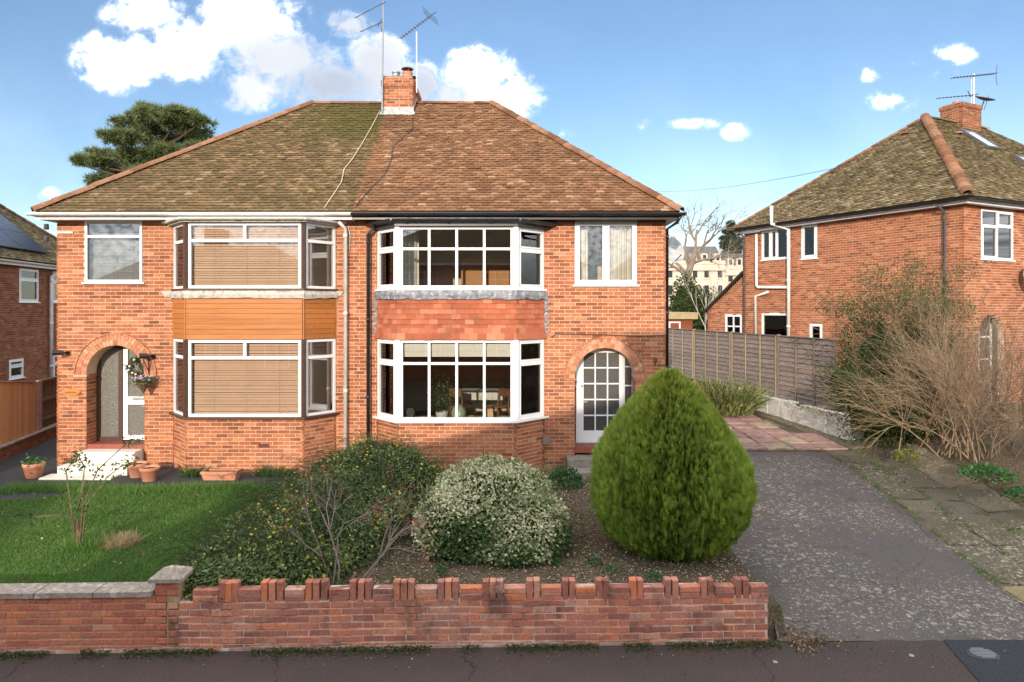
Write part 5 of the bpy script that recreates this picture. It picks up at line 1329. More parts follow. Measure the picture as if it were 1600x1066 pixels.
for (x0, y0, ang, ln, w) in ((0, 0, 0, 1, .055), (0, .1, .40, .7, .05), (0, .1, -.40, .7, .05), (0, .4, .34, .5, .045), (0, .4, -.34, .5, .045), (0, .2, .75, .42, .045), (0, .2, -.75, .42, .045)):
    c_, s_ = math.cos(ang), math.sin(ang); k = len(blades)
    for (a, b, t_) in ((0, 0, .0), (-w, .55, .55), (0, 1, 1), (w, .55, .55)):
        xx, yy = a, b * ln; blades.append((x0 + xx * c_ + yy * s_, y0 + yy * c_ - xx * s_, .05 * (1 if k % 8 else -1) * b)); tp.append(min(1, y0 + b * ln))
    bf_ += [(k, k + 3, k + 2), (k, k + 2, k + 1)]
tang = np.stack([-out[:, 1], out[:, 0], np.zeros(N)], 1)
ax = np.array([0, 0, 1.0]) + out * rng.uniform(.15, .60, (N, 1)) + rng.normal(0, .16, (N, 3))
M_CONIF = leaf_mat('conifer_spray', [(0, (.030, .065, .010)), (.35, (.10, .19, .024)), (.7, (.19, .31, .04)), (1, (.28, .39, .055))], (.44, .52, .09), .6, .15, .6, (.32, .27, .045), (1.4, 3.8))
bulk('foliage', blades, bf_, P, frames(ax, rng.uniform(.09, .17, N), tang + rng.normal(0, .5, (N, 3))), M_CONIF, conifer, rnd=np.clip(.5 + .45 * lum + rng.normal(0, .16, N), 0, 1), tip=tp)  # sprays in the hollows are coloured darker, as painted shade
# variegated shrub
vb = thing('variegated_shrub', 'rounded green and cream variegated shrub in the gravel garden', 'shrub', (-.3, 9.9, .38))
ve = [((-.30, 9.95, .62), (1.05, .98, .85)), ((-.62, 9.6, .52), (.75, .75, .62)), ((.10, 9.55, .55), (.72, .70, .60)), ((.05, 9.2, .42), (.55, .45, .30)), ((-.2, 10.2, .9), (.6, .5, .56))]
blob('dark_core', ve, .84, M_CORE, vb); MB().tube([(-.3, 9.9, .2), (-.3, 9.9, .8)], .05, 7).build('stem', M_CORE2, vb)
P, D = shell(ve, 21000, .80, 1.05, .12, 3.5, .40, 4.0)
va = np.array([nz(p, 2.1, 9) for p in P])
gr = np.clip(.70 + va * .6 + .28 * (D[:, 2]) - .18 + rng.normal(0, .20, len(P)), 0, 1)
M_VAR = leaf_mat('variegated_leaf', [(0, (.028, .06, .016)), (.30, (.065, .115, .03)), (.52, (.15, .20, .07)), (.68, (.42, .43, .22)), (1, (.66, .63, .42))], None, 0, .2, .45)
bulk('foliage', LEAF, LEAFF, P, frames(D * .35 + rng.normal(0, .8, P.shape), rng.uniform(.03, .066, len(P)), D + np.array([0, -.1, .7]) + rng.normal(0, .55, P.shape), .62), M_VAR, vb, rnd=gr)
m = MB()
for i in range(60):
    d = Vector((random.gauss(0, 1), random.gauss(0, 1), abs(random.gauss(.5, .8)))).normalized(); q = Vector((-.3, 9.95, .7)) + Vector((d.x * 1.0, d.y * .95, d.z * .82)); m.tube([q - d * .1, q + d * random.uniform(.04, .14)], .003, 3)
m.build('twigs', M_CORE2, vb)
# winter jasmine mound
jm = thing('winter_jasmine', 'sprawling dark green mound dotted with small yellow flowers', 'shrub', (-2.6, 10, .38))
je = [((-2.33, 11.45, .55), (1.12, 1.05, .84)), ((-2.65, 10.4, .50), (1.15, 1.05, .70)), ((-2.85, 9.4, .45), (1.12, 1.0, .62)), ((-3.10, 8.45, .42), (1.0, .75, .48)), ((-3.25, 7.72, .52), (.55, .30, .30)), ((-1.95, 11.9, .5), (.9, .7, .62))]
blob('dark_core', je, .88, M_CORE, jm)
P, D = shell(je, 38000, .84, 1.07, .10, 2.6, .40, 1.0, .86)
flow = D * .55 + np.array([-.25, -.35, -.35]) + rng.normal(0, .55, P.shape)
M_JAS = leaf_mat('jasmine_leaf', [(0, (.05, .075, .024)), (.5, (.13, .185, .06)), (.85, (.22, .28, .10)), (1, (.42, .46, .24))], None, 0, .2, .5)
jr = np.clip(.42 + .5 * np.array([nz(p, 1.8, 3) for p in P]) + rng.normal(0, .2, len(P)), 0, 1)
bulk('foliage', LEAF, LEAFF, P, frames(flow, rng.uniform(.04, .085, len(P)), D + np.array([0, 0, .7]) + rng.normal(0, .45, P.shape), .36), M_JAS, jm, rnd=jr)
m = MB(); idx = rng.choice(len(P), 1500, False)
for i in idx:
    if P[i][1] < 7.95: continue
    p, d = Vector(P[i]), Vector(D[i]); pts = [p - d * .05]; v = d * .7 + Vector((random.gauss(-.2, .4), random.gauss(-.3, .4), .3))
    for k in range(5): p = p + v.normalized() * .085; v += Vector((0, 0, -.28)); pts.append(p.copy())
    m.tube(pts, [.0045, .004, .004, .0035, .003, .002], 3, cap=False)
tag(m.build('stems', bark('jasmine_stem', (.035, .055, .018), (.10, .125, .05), 30), jm), kind='stuff')
fi = [i for i in rng.choice(len(P), 2600, False) if P[i][2] > .48 and D[i][1] < .35 and nz(P[i], 1.1, 20) > -.25][:620]
FLW = [(0, 0, .0)] + [(math.cos(t) * (1 if k % 2 else .38), math.sin(t) * (1 if k % 2 else .38), .18 if k % 2 else .05) for k, t in enumerate(np.linspace(0, 2 * math.pi, 12, False))]
FLF = [(0, k + 1, (k + 1) % 12 + 1) for k in range(12)]
fp = P[fi] + D[fi] * .045; fn_ = D[fi] + rng.normal(0, .4, (len(fi), 3)) + np.array([0, -.5, .2])
M_YEL = leaf_mat('yellow_flower', [(0, (.62, .47, .03)), (1, (.78, .66, .12))], None, 0, .3)
bulk('flowers', FLW, FLF, fp, frames(np.cross(fn_, rng.normal(size=fn_.shape)), rng.uniform(.016, .034, len(fi)), fn_), M_YEL, jm, rnd=rng.random(len(fi)))['kind'] = 'stuff'
# bare red-berried shrub in front of it
bs = thing('berry_shrub', 'thin leafless shrub with scarlet berries behind the toothed wall', 'shrub', (-2.1, 8.25, .36))
m = MB(); tips = []
for (px, dx, L) in ((520, .18, .8), (528, .05, .9), (512, -.12, .7), (560, .75, .75), (566, .95, .8)):
    p = at(px, 0, 8.2); p.z = .36; grow(m, p, (dx, random.uniform(-.1, .15), 1), L, .012, 3, 3, .62, .28, .05, tips, 5, .62)
m.build('branches', bark('berry_bark', (.20, .14, .125), (.36, .28, .25), 30), bs)
tp_ = np.array([t[0] for t in tips]); pick = rng.choice(len(tp_), 330); bp = tp_[pick] + rng.normal(0, .025, (330, 3))
OCT = [(1, 0, 0), (-1, 0, 0), (0, 1, 0), (0, -1, 0), (0, 0, 1), (0, 0, -1)]; OCF = [(0, 2, 4), (2, 1, 4), (1, 3, 4), (3, 0, 4), (2, 0, 5), (1, 2, 5), (3, 1, 5), (0, 3, 5)]
M_BERRY = leaf_mat('red_berry', [(0, (.28, .02, .012)), (.6, (.45, .045, .02)), (1, (.30, .09, .03))], None, 0, .05, .3)
bulk('berries', OCT, OCF, bp, frames(rng.normal(size=bp.shape), rng.uniform(.006, .013, 330)), M_BERRY, bs, rnd=rng.random(330), smooth=True)['kind'] = 'stuff'
# rose on the lawn
rs_ = thing('rose_bush', 'straggly rose with a few dark leaves standing on the lawn', 'rose bush', (-6.0, 9.45, .37))
m = MB(); tips = []
m.tube([(-6.0, 9.45, .34), (-5.99, 9.45, .55), (-6.03, 9.45, .78)], [.045, .038, .03], 7)
for pts in ([(118, 850), (112, 800), (103, 735), (122, 712)], [(125, 845), (130, 790), (152, 735), (200, 690), (218, 690)], [(128, 850), (135, 790), (168, 745), (190, 728), (205, 724)], [(118, 810), (95, 805), (50, 808), (5, 800)], [(120, 800), (128, 770), (132, 730), (120, 708)]):
    q = [at(a, b, 9.45 + .1 * i * (-1) ** i) for i, (a, b) in enumerate(pts)]; m.tube(q, [.013, .011, .008, .006, .004][:len(q)], 5)
    for i, v in enumerate(q[1:]): tips += [v] * (4 if i > 0 else 1)
    tips += [lerp(q[-1], q[-2], .5)] * 5
m.build('stems', bark('rose_stem', (.07, .06, .03), (.20, .15, .09), 25), rs_)
T = np.array([t for t in tips for _ in range(5)]); T = T + rng.normal(0, .05, T.shape)
M_ROSE = leaf_mat('rose_leaf', [(0, (.016, .04, .012)), (.6, (.035, .075, .022)), (1, (.10, .13, .04))], None, 0, .15)
bulk('leaves', LEAF, LEAFF, T, frames(rng.normal(size=T.shape), rng.uniform(.03, .055, len(T)), width=.7), M_ROSE, rs_, rnd=rng.random(len(T)))
M_STRAW = leaf_mat('dry_grass', [(0, (.20, .14, .06)), (.5, (.34, .26, .13)), (1, (.48, .40, .24))], None, 0, .2)
def tuft(name, label, c, rad, n, hgt, mat, lean=.8, wid=.012, cat='grass', bias=None, group=None):
    a = rng.uniform(0, 2 * math.pi, n); r = rad * np.sqrt(rng.random(n)); p = np.stack([c[0] + r * np.cos(a), c[1] + r * np.sin(a), np.full(n, c[2])], 1)
    return tag(grass_blades(name, p, rng.uniform(hgt * .5, hgt, n), wid, mat, lean, bias), label, cat, group)
tuft('dry_grass_clump', 'straw-coloured dead grass clump on the lawn beside the rose', (-5.52, 9.62, .37), .22, 900, .24, M_STRAW, 1.2, .008)
tuft('grass_clump', 'green grass growing round the foot of the rose', (-5.95, 9.55, .36), .28, 700, .26, M_GRASS, .6, .010, bias=.5)
# arching strap leaves by the fence
def strap(name, label, c, rad, n, L, mat, wid=.022, cat='plant', droop=1.0, ry=None):
    T_ = thing(name, label, cat, c); V_, F_, R2 = [], [], []
    for i in range(n):
        a = random.uniform(0, 2 * math.pi); r = rad * math.sqrt(random.random()); p = Vector((c[0] + r * math.cos(a), c[1] + (ry or rad) / rad * r * math.sin(a), c[2])); d = Vector((math.cos(a) * .5 + random.gauss(0, .35), math.sin(a) * .5 + random.gauss(0, .35), 1.2)).normalized()
        l = L * random.uniform(.6, 1.1); side = d.cross(Vector((random.gauss(0, 1), random.gauss(0, 1), .1))).normalized(); k = len(V_)
        for j in range(6):
            w = wid * (1 - (j / 5) ** 2 * .95); V_ += [tuple(p - side * w / 2), tuple(p + side * w / 2)]; p = p + d * (l / 5); d = (d + Vector((0, 0, -.30 * droop * random.uniform(.5, 1.3))) * (j + 1) * .35).normalized()
        for j in range(5): F_.append((k + 2 * j, k + 2 * j + 1, k + 2 * j + 3, k + 2 * j + 2)); R2.append(random.random())
    m = MB(); m.v = V_; m.f = F_; m.r = R2; m.mi = [0] * len(F_); m.build('leaves', mat, T_); return T_
M_STRAP = leaf_mat('strap_leaf', [(0, (.05, .08, .022)), (.4, (.10, .14, .04)), (.7, (.24, .25, .09)), (1, (.40, .36, .17))], None, 0, .25)
strap('strap_leaf_clump', 'big clump of arching yellow-green strap leaves before the fence', (6.35, 20.6, .58), .85, 1300, 1.15, M_STRAP, .035)
strap('strap_leaf_clump', 'smaller clump of strap leaves where the side path begins', (5.5, 21.4, .58), .6, 600, 1.0, M_STRAP, .035)
M_STRAPG = leaf_mat('green_strap', [(0, (.03, .07, .015)), (.6, (.06, .13, .03)), (1, (.13, .2, .06))], None, 0, .25)
strap('leafy_edging', 'green strap-leaved tuft under the left bay beside the round pots', (-6.15, 13.45, .38), .35, 260, .26, M_STRAPG, .016, ry=.12)
strap('leafy_edging', 'green strap-leaved tuft under the left bay beyond the trough', (-4.65, 13.45, .38), .42, 300, .26, M_STRAPG, .016, ry=.12)
# bright leafy herb by the right steps and small weeds
M_HERB = leaf_mat('herb_leaf', [(0, (.02, .07, .02)), (.6, (.05, .15, .04)), (1, (.10, .22, .07))], None, 0, .25)
def herb(name, label, c, r, n, size, mat, h=.6, cat='plant', group=None, kind=None):
    a = rng.normal(size=(n, 3)); a[:, 2] = np.abs(a[:, 2]); a = unit(a) * rng.uniform(.3, 1, (n, 1)) ** .5; p = a * np.array([r, r, r * h]) + np.array(c)
    return tag(bulk(name, LEAF, LEAFF, p, frames(a + rng.normal(0, .5, a.shape), rng.uniform(size * .6, size * 1.2, n), width=.8), mat, rnd=rng.random(n)), label, cat, group, kind)
herb('herb_clump', 'bright green herb clump beside the concrete steps', (.98, 12.75, .38), .34, 520, .07, M_HERB, 1.1)
strap('dead_stems', 'dry brown stems against the wall below the right bay', (-1.25, 13.2, .38), .45, 300, .4, M_STRAW, .008)
strap('dead_stems', 'dry straggly stems between the variegated shrub and the steps', (.55, 13.2, .38), .3, 200, .42, M_STRAW, .008)
wl = [(930, 880, 'left of the conifer foot', .09), (955, 895, 'under the front of the conifer', .12), (1020, 905, 'at the conifer foot behind the wall', .10), (800, 885, 'below the variegated shrub', .09), (690, 895, 'near the toothed wall middle', .07), (870, 880, 'between shrub and conifer', .05)]
for (px, py, w, r) in wl:
    Y = 3.33 * F / (py - HY); herb('weed', 'small green weed ' + w, ((px - 800) / F * Y, Y, .37), r, 60, .04, M_HERB, .8, 'weed', 'weeds in the gravel garden')
# evergreen shrub, bare shrubs along the right boundary
ev = thing('evergreen_shrub', 'dark leafy evergreen shrub with orange berries at the end of the white wall', 'shrub', (8.4, 15.4, .7))
ee = [((8.35, 15.5, 1.5), (1.0, .8, 1.05)), ((9.1, 15.6, 1.4), (1.0, .8, 1.0)), ((7.85, 15.7, 2.0), (.7, .6, .6)), ((8.75, 15.8, 2.6), (1.0, .7, .8)), ((9.7, 15.8, 2.6), (.9, .6, .9)), ((8.2, 15.8, 2.9), (.6, .5, .6)), ((9.1, 15.9, 3.4), (.7, .5, .6))]
blob('dark_core', ee[:5], .70, M_CORE, ev)
P, D = shell(ee, 19000, .60, 1.15, .32, 2.4, .62, 7.0, .7)
M_EV = leaf_mat('evergreen_leaf', [(0, (.02, .04, .012)), (.55, (.05, .085, .022)), (.85, (.11, .15, .045)), (1, (.30, .30, .11))], None, 0, .2, .4)
er = np.clip(.4 + .45 * np.array([nz(p, 2, 5) for p in P]) + rng.normal(0, .22, len(P)), 0, 1)
bulk('foliage', LEAF, LEAFF, P, frames(D + rng.normal(0, .7, P.shape), rng.uniform(.045, .085, len(P)), width=.42), M_EV, ev, rnd=er)
m = MB(); tips = []
for i in range(22): grow(m, (8.8 + random.gauss(0, .6), 15.7 + random.gauss(0, .25), 2.8 + random.gauss(0, .35)), (random.gauss(-.1, .45), random.gauss(0, .3), 1), .95, .012, 2, 4, .6, .22, .02, tips, 4, .62)
m.build('upper_branches', bark('shrub_bark', (.12, .09, .06), (.26, .20, .14), 25), ev)
tq = np.array([t[0] for t in tips for _ in range(13)]); tq = tq + rng.normal(0, .085, tq.shape)
M_EVT = leaf_mat('evergreen_top_leaf', [(0, (.03, .05, .012)), (.5, (.07, .095, .025)), (1, (.17, .17, .06))], None, 0, .25, .4)
bulk('top_leaves', LEAF, LEAFF, tq, frames(rng.normal(size=tq.shape), rng.uniform(.035, .07, len(tq)), width=.42), M_EVT, ev, rnd=rng.random(len(tq)))
bi = rng.choice(len(P), 220, False); bp = P[bi] + D[bi] * .03
bulk('berries', OCT, OCF, bp, frames(rng.normal(size=bp.shape), rng.uniform(.012, .028, 220)), leaf_mat('orange_berry', [(0, (.42, .06, .015)), (1, (.55, .17, .03))], None, 0, .05, .4), ev, rnd=rng.random(220), smooth=True)['kind'] = 'stuff'
M_TWIG = bark('pale_twig', (.17, .115, .07), (.40, .29, .19), 9); M_TWIGD = bark('grey_twig', (.08, .06, .045), (.20, .15, .11), 9)
def bare(name, label, px, Y, z, n, L, r, lv, mat, spread=.5, fan=.55, kids=4, bias=(0, 0, 0)):
    T_ = thing(name, label, 'shrub', ((px - 800) / F * Y, Y, z)); m = MB(); c = T_.location
    for i in range(n):
        a = random.uniform(0, 2 * math.pi); d = Vector((math.cos(a) * fan * random.random() + bias[0], math.sin(a) * fan * random.random() + bias[1], 1 + bias[2])); grow(m, (c.x + random.gauss(0, .28), c.y + random.gauss(0, .18), z - .1), d, L * random.uniform(.7, 1.1), r * random.uniform(.6, 1.1), lv, kids, spread, .20, -.03, None, 5, .72, .62)
    m.build('branches', mat, T_); return T_
bare('bare_shrub', 'leafless tan shrub fanning over the evergreen one', 1475, 14.0, .78, 12, 1.3, .014, 3, M_TWIG, .6, .8, 5)
bare('bare_shrub', 'leafless tan shrub with many sunlit stems beside the mossy strip', 1520, 13.5, .82, 17, 1.45, .016, 3, M_TWIG, .6, .95, 5)
bare('bare_shrub', 'darker leafless shrub at the right border of the drive', 1590, 13.3, .85, 9, 1.5, .022, 3, M_TWIGD, .6, .9, 4)
bare('bare_shrub', 'tall pale leafless stems rising before the right house corner', 1478, 14.8, .8, 3, 2.0, .02, 3, M_TWIG, .45, .25, 3)
bare('bare_shrub', 'leafless twiggy shrub before the arched door of the right house', 1545, 15.0, .9, 7, 1.5, .014, 3, M_TWIGD, .6, .9, 4)
herb('low_weed', 'yellow-green low plant at the foot of the tan shrubs', (8.05, 13.9, .62), .28, 320, .05, leaf_mat('lime_leaf', [(0, (.08, .10, .02)), (1, (.28, .28, .06))]), .7)
herb('leafy_weeds', 'bright green leafy weeds below the darker shrub', (8.55, 12.3, .66), .45, 600, .06, M_HERB, .5)
herb('leafy_weeds', 'bright green leafy weeds at the right edge beside the slabs', (8.55, 11.3, .55), .35, 380, .06, M_HERB, .5)
# thin moss, weeds in joints, fallen leaves, gravel
def scatter_leaves(name, label, pts, size, mat, cat, flat=.25, wd=.6):
    n = len(pts); nrm = np.array([0, 0, 1.0]) + rng.normal(0, flat, (n, 3)); ax = np.cross(nrm, rng.normal(size=(n, 3)))
    return tag(bulk(name, LEAF, LEAFF, pts, frames(ax, rng.uniform(size * .5, size * 1.3, n), nrm, wd), mat, rnd=rng.random(n)), label, cat, kind='stuff')
def zpts(x, y, off=.012): return np.stack([x, y, np.array([zf(a, b) for a, b in zip(x, y)]) + off], 1)
n = 7000; s_ = rng.uniform(-1, s1 + .1, n); mk = np.array([mnoise.noise(Vector((a * 2.2, 3, 0))) for a in s_]) > -.12; s_ = s_[mk]; o_ = np.abs(rng.normal(0, .075, len(s_)))
p = np.stack([WO.x + WU.x * s_ + WN.x * (o_ + .01), WO.y + WU.y * s_ + WN.y * (o_ + .01), rng.uniform(.006, .03, len(s_)) * (1 - np.minimum(o_ * 4, .9)) + .008], 1)
scatter_leaves('moss', 'dark green moss along the foot of the garden walls', p, .022, leaf_mat('moss', [(0, (.018, .026, .006)), (.6, (.045, .065, .012)), (1, (.11, .14, .03))], None, 0, .1), 'moss', 1.0, .8)
M_LITTER = leaf_mat('fallen_leaf', [(0, (.06, .035, .02)), (.5, (.17, .10, .05)), (.85, (.34, .22, .11)), (1, (.45, .36, .20))], None, 0, .1, .8)
n = 2600; scatter_leaves('leaf_litter', 'brown fallen leaves over the gravel garden', zpts(rng.uniform(-2.6, 3.0, n), rng.uniform(8.0, 13.3, n), .02), .045, M_LITTER, 'leaves', .5)
n = 420; x = 3.05 + np.abs(rng.normal(0, .28, n)); scatter_leaves('leaf_litter', 'heap of brown leaves and grit at the right end of the toothed wall', np.stack([x, 7.55 + rng.normal(0, .13, n), .012 + rng.uniform(0, .05, n)], 1), .035, M_LITTER, 'leaves', .8)
n = 900; x = rng.uniform(6.4, 9.0, n); scatter_leaves('leaf_litter', 'scattered leaves and grit on the mossy strip by the drive', zpts(x, rng.uniform(8, 15, n), .035), .04, M_LITTER, 'leaves', .4)
n = 13000; x, y = rng.uniform(-2.7, 3.02, n), rng.uniform(7.9, 13.4, n)
lx, ly = rng.uniform(-8.5, -3.2, 240), rng.uniform(8.2, 12.4, 240)
scatter_leaves('leaf_litter', 'odd brown leaves lying on the lawn', zpts(lx, ly, .05), .05, M_LITTER, 'leaves', .5)
scatter_leaves('leaf_litter', 'odd leaves and grit on the footway', np.stack([rng.uniform(-5.5, 6, 170), 7.45 - np.abs(rng.normal(0, .3, 170)), np.full(170, .014)], 1), .028, M_LITTER, 'leaves', .3)
M_GRAVEL = leaf_mat('gravel', [(0, (.10, .075, .05)), (.4, (.22, .165, .11)), (.75, (.36, .28, .19)), (1, (.55, .47, .36))], None, 0, 0.0, .9)
tag(bulk('gravel', np.array(OCT) * [1, .8, .55], OCF, zpts(x, y, .0), frames(rng.normal(0, 1, (n, 3)) * [1, 1, .2], rng.uniform(.007, .019, n), np.array([0, 0, 1.0]) + rng.normal(0, .2, (n, 3))), M_GRAVEL, rnd=rng.random(n)), 'brown and cream gravel over the garden bed', 'gravel', kind='stuff')
n = 1500; yv = rng.uniform(8.2, 15.5, n); xv = np.array([drx(v) for v in yv]) + rng.choice([.03, .66, 1.28], n) + rng.normal(0, .04, n); mk = np.array([mnoise.noise(Vector((a * 2, b * 2, 8))) for a, b in zip(xv, yv)]) > .0
pp = zpts(xv[mk], yv[mk], .015); tag(grass_blades('joint_weeds', pp, rng.uniform(.04, .13, len(pp)), .012, M_GRASS, .8, .6), 'grass and weeds in the slab joints beside the drive', 'weeds', kind='stuff')
n = 500; tag(grass_blades('bed_grass', np.stack([rng.uniform(7.6, 8.5, n), rng.uniform(17, 22, n), np.full(n, 1.0)], 1), rng.uniform(.05, .18, n), .012, M_GRASS, .6, .5), 'low greenery in the raised bed under the fence', 'plants', kind='stuff')
n = 260; scatter_leaves('red_leaves', 'red-brown fallen leaves in the raised bed', np.stack([rng.uniform(7.9, 8.7, n), rng.uniform(17.0, 18.8, n), np.full(n, 1.03)], 1), .06, leaf_mat('red_leaf', [(0, (.16, .03, .02)), (1, (.36, .08, .04))]), 'leaves', .6)

# ---------------------------------------------------------------- distant trees and buildings
def tufts(name, P, size, mat, parent, up_=.5, D=None, k=9):
    tv, tf = [], []
    for i in range(k):
        a = 2 * math.pi * i / k; el = .5 + .5 * (i % 2); d = np.array([math.cos(a) * el, 1 - .55 * el, math.sin(a) * el]); d /= np.linalg.norm(d); s_ = np.cross(d, [.3, .2, .9]); s_ /= np.linalg.norm(s_); b_ = len(tv)
        tv += [-s_ * .07, s_ * .07, d]; tf.append((b_, b_ + 1, b_ + 2))
    ax = (D if D is not None else 0) + rng.normal(0, .5, P.shape) + np.array([0, 0, up_])
    return bulk(name, tv, tf, P, frames(ax, rng.uniform(size * .7, size * 1.3, len(P))), mat, parent, rnd=rng.random(len(P)), tip=[0, 0, 1] * k)
pine = thing('pine_tree', 'broad dark pine with layered crown behind the mossy roof', 'tree', (-20.3, 39, .8))
M_PINE = leaf_mat('pine_needles', [(0, (.04, .065, .022)), (.6, (.09, .125, .045)), (1, (.15, .19, .07))], (.26, .30, .12), .6, .2)
pads = [(250, 185, 52, 20), (205, 195, 36, 15), (295, 196, 36, 17), (275, 180, 36, 15), (190, 215, 40, 14), (245, 215, 48, 17), (300, 215, 34, 16), (165, 245, 34, 15), (215, 245, 46, 19), (270, 240, 50, 19), (310, 235, 26, 17), (145, 252, 30, 10), (185, 268, 34, 14), (235, 272, 40, 16), (165, 285, 32, 12), (285, 262, 42, 18), (125, 250, 12, 6), (230, 172, 22, 10), (310, 188, 16, 8), (200, 300, 40, 16), (260, 300, 50, 20)]
PP, DD, PC = [], [], []
for (px, py, rx, ry) in pads:
    Yp = 39 + random.uniform(-2.2, 2.2); c = at(px, py, Yp); sc = Yp / F
    p_, d_ = shell([(tuple(c), (rx * sc * .80, rx * sc * .7, ry * sc * .62))], int(rx * 9), .45, 1.1, .45, 1.3, -99, px, 0); PP.append(p_); DD.append(d_); PC.append(c)
PP, DD = np.concatenate(PP), np.concatenate(DD)
tufts('crown', PP, .34, M_PINE, pine, .5, DD * .9)
m = MB(); m.tube([(-20.3, 39.6, .5), (-20.4, 39.6, 6), (-20.5, 39.6, 11), (-20.6, 39.6, 13)], [.45, .38, .26, .10], 9)
for c in PC: b0_ = Vector((-20.5, 39.6, c.z - random.uniform(.6, 1.6))); c = c - Vector((0, 0, .25)); m.tube([b0_, lerp(b0_, c, .5) + Vector((0, 0, -.15)), c], [.11, .08, .035], 5)
m.build('trunk', bark('pine_bark', (.06, .045, .032), (.13, .09, .06)), pine)
bt = thing('bare_tree', 'large leafless tree between the two houses', 'tree', (12.2, 47, .8)); m = MB()
m.tube([(12.3, 47, .3), (12.35, 47, 3.5), (12.1, 47, 6.0), (12.6, 47, 7.6)], [.34, .30, .25, .2], 8)
for (b_, d_, L) in (((12.1, 47, 6.0), (-.7, 0, 1), 2.6), ((12.6, 47, 7.4), (.25, .2, 1), 2.4), ((12.5, 47, 7.2), (.9, -.2, .75), 2.4), ((12.2, 47, 6.4), (-.2, .5, 1), 2.6), ((12.4, 47, 6.8), (.8, .3, .4), 2.0), ((12.0, 47, 6.0), (-1, 0, .5), 2.2)): grow(m, b_, d_, L * .86, .12, 5, 3, .62, .22, -.02, None, 5, .72, .6)
m.build('branches', bark('bare_tree_bark', (.15, .115, .085), (.30, .24, .19), 6), bt)
iv = thing('ivy_tree', 'dark ivy-covered tree behind the panel fence', 'tree', (11.4, 43, .8)); ie = [((11.0, 43, 3.6), (1.1, 1, 2.0)), ((12.2, 43, 3.2), (.9, .9, 1.7)), ((10.6, 42.5, 2.6), (1.0, .9, 1.4)), ((13.0, 43.5, 2.2), (1.2, .9, 1.2))]
blob('dark_core', ie, .8, M_CORE, iv, .5); P, D = shell(ie, 5200, .75, 1.12, .25, 1.2, .6, 2.0, .75)
bulk('crown', LEAF, LEAFF, P, frames(D + rng.normal(0, .7, P.shape), rng.uniform(.12, .24, len(P)), width=.6), leaf_mat('ivy_leaf', [(0, (.018, .035, .010)), (.6, (.05, .075, .02)), (1, (.14, .16, .06))]), iv, rnd=rng.random(len(P)))
m = MB(); m.tube([(11.4, 43, .3), (11.4, 43, 4.5)], [.2, .1], 7); m.build('trunk', M_TWIGD, iv)
for i, (px, lab) in enumerate(((1104, 'thin pale birch stem beside the ivy-covered tree'), (1113, 'thin pale birch stem in the middle of three'), (1122, 'thin pale birch stem nearest the lean-to'))):
    T_ = thing('birch_sapling', lab, 'tree', ((px - 800) / F * 40, 40, .8), 'birch saplings behind the fence'); m = MB(); x = (px - 800) / F * 40; grow(m, (x, 40, .8), (random.gauss(0, .06), 0, 1), 3.6, .05, 3, 4, .5, .08, .05, None, 5, .5, .45); m.build('branches', plain('birch_bark', (.50, .46, .40), .8, .3, 10), T_)
cd = thing('cedar_tree', 'dark layered cedar beyond the slate roof', 'tree', (36, 112, .8)); PP, DD = [], []
for (px, py, rx) in ((1142, 350, 5), (1144, 356, 9), (1138, 362, 9), (1148, 366, 10), (1136, 372, 11), (1150, 375, 11), (1142, 380, 15), (1134, 386, 9), (1152, 388, 14), (1143, 395, 16), (1146, 405, 16)):
    c = at(px, py, 112 + random.uniform(-1, 1)); sc = 112 / F; p_, d_ = shell([(tuple(c), (rx * sc, rx * sc, 2.6 * sc))], 42 * rx, .3, 1.1, .3, .6, -99, px, 0); PP.append(p_); DD.append(d_)
tufts('crown', np.concatenate(PP), .55, leaf_mat('cedar_needles', [(0, (.022, .038, .020)), (1, (.06, .085, .05))], (.1, .12, .07), .4), cd, .3, None, 6)
MB().tube([(36, 112, .5), (36, 112, 17.5)], [.5, .08], 7).build('trunk', M_TWIGD, cd)
# big white terrace with slate roof
wt = thing('terrace', 'long white stucco terrace with slate roof and dormers in the distance', 'building', (24, 95, .8))
M_STUC = plain('stucco', (.62, .52, .42), .9, .1, 1.2, .1, dirt=(.45, .33, .25), dscale=.6, damt=.5); M_SLATE = plain('slate', (.13, .115, .11), .8, .25, 1.5, .2); M_DKG = plain('dark_window', (.03, .03, .035), .2)
def terr(x0, x1, y0, wall, cornice, ridge, wins_, zs):
    MB().box(x0, x1, y0, y0 + 12, .5, cornice).build('wall', M_STUC, wt); MB().box(x0 - .3, x1 + .3, y0 - .35, y0, cornice - .9, cornice - .5).build('cornice', M_STUC, wt); MB().box(x0 - .1, x1 + .1, y0 - .1, y0 + .25, cornice + .002, cornice + .5).build('parapet', M_STUC, wt)
    MB().prism([(x0, y0 + .3, cornice + .01), (x0, y0 + 4, ridge), (x0, y0 + 8, ridge), (x0, y0 + 11.7, cornice + .01)], (x1 - x0, 0, 0)).build('roof', M_SLATE, wt)
    for (cx, w) in wins_:
        for (z0, z1) in zs: MB().box(cx - w / 2, cx + w / 2, y0 - .06, y0 + .1, z0, z1).build('window', M_DKG, wt); MB().box(cx - w / 2 - .1, cx + w / 2 + .1, y0 - .12, y0 - .01, z0 - .2, z0 - .002).build('sill', M_STUC, wt)
X95 = lambda px: (px - 800) / F * 95; Z95 = lambda py: CZ - (py - HY) / F * 95
terr(X95(1010), X95(1132), 95, 0, Z95(413), Z95(381), [(X95(p), .62) for p in (1047, 1086, 1104, 1125)], [(Z95(434), Z95(422)), (Z95(460), Z95(446))])
terr(X95(1133), X95(1195), 96, 0, Z95(420), Z95(392), [(X95(p), .6) for p in (1145, 1160, 1175)], [(Z95(440), Z95(428))])
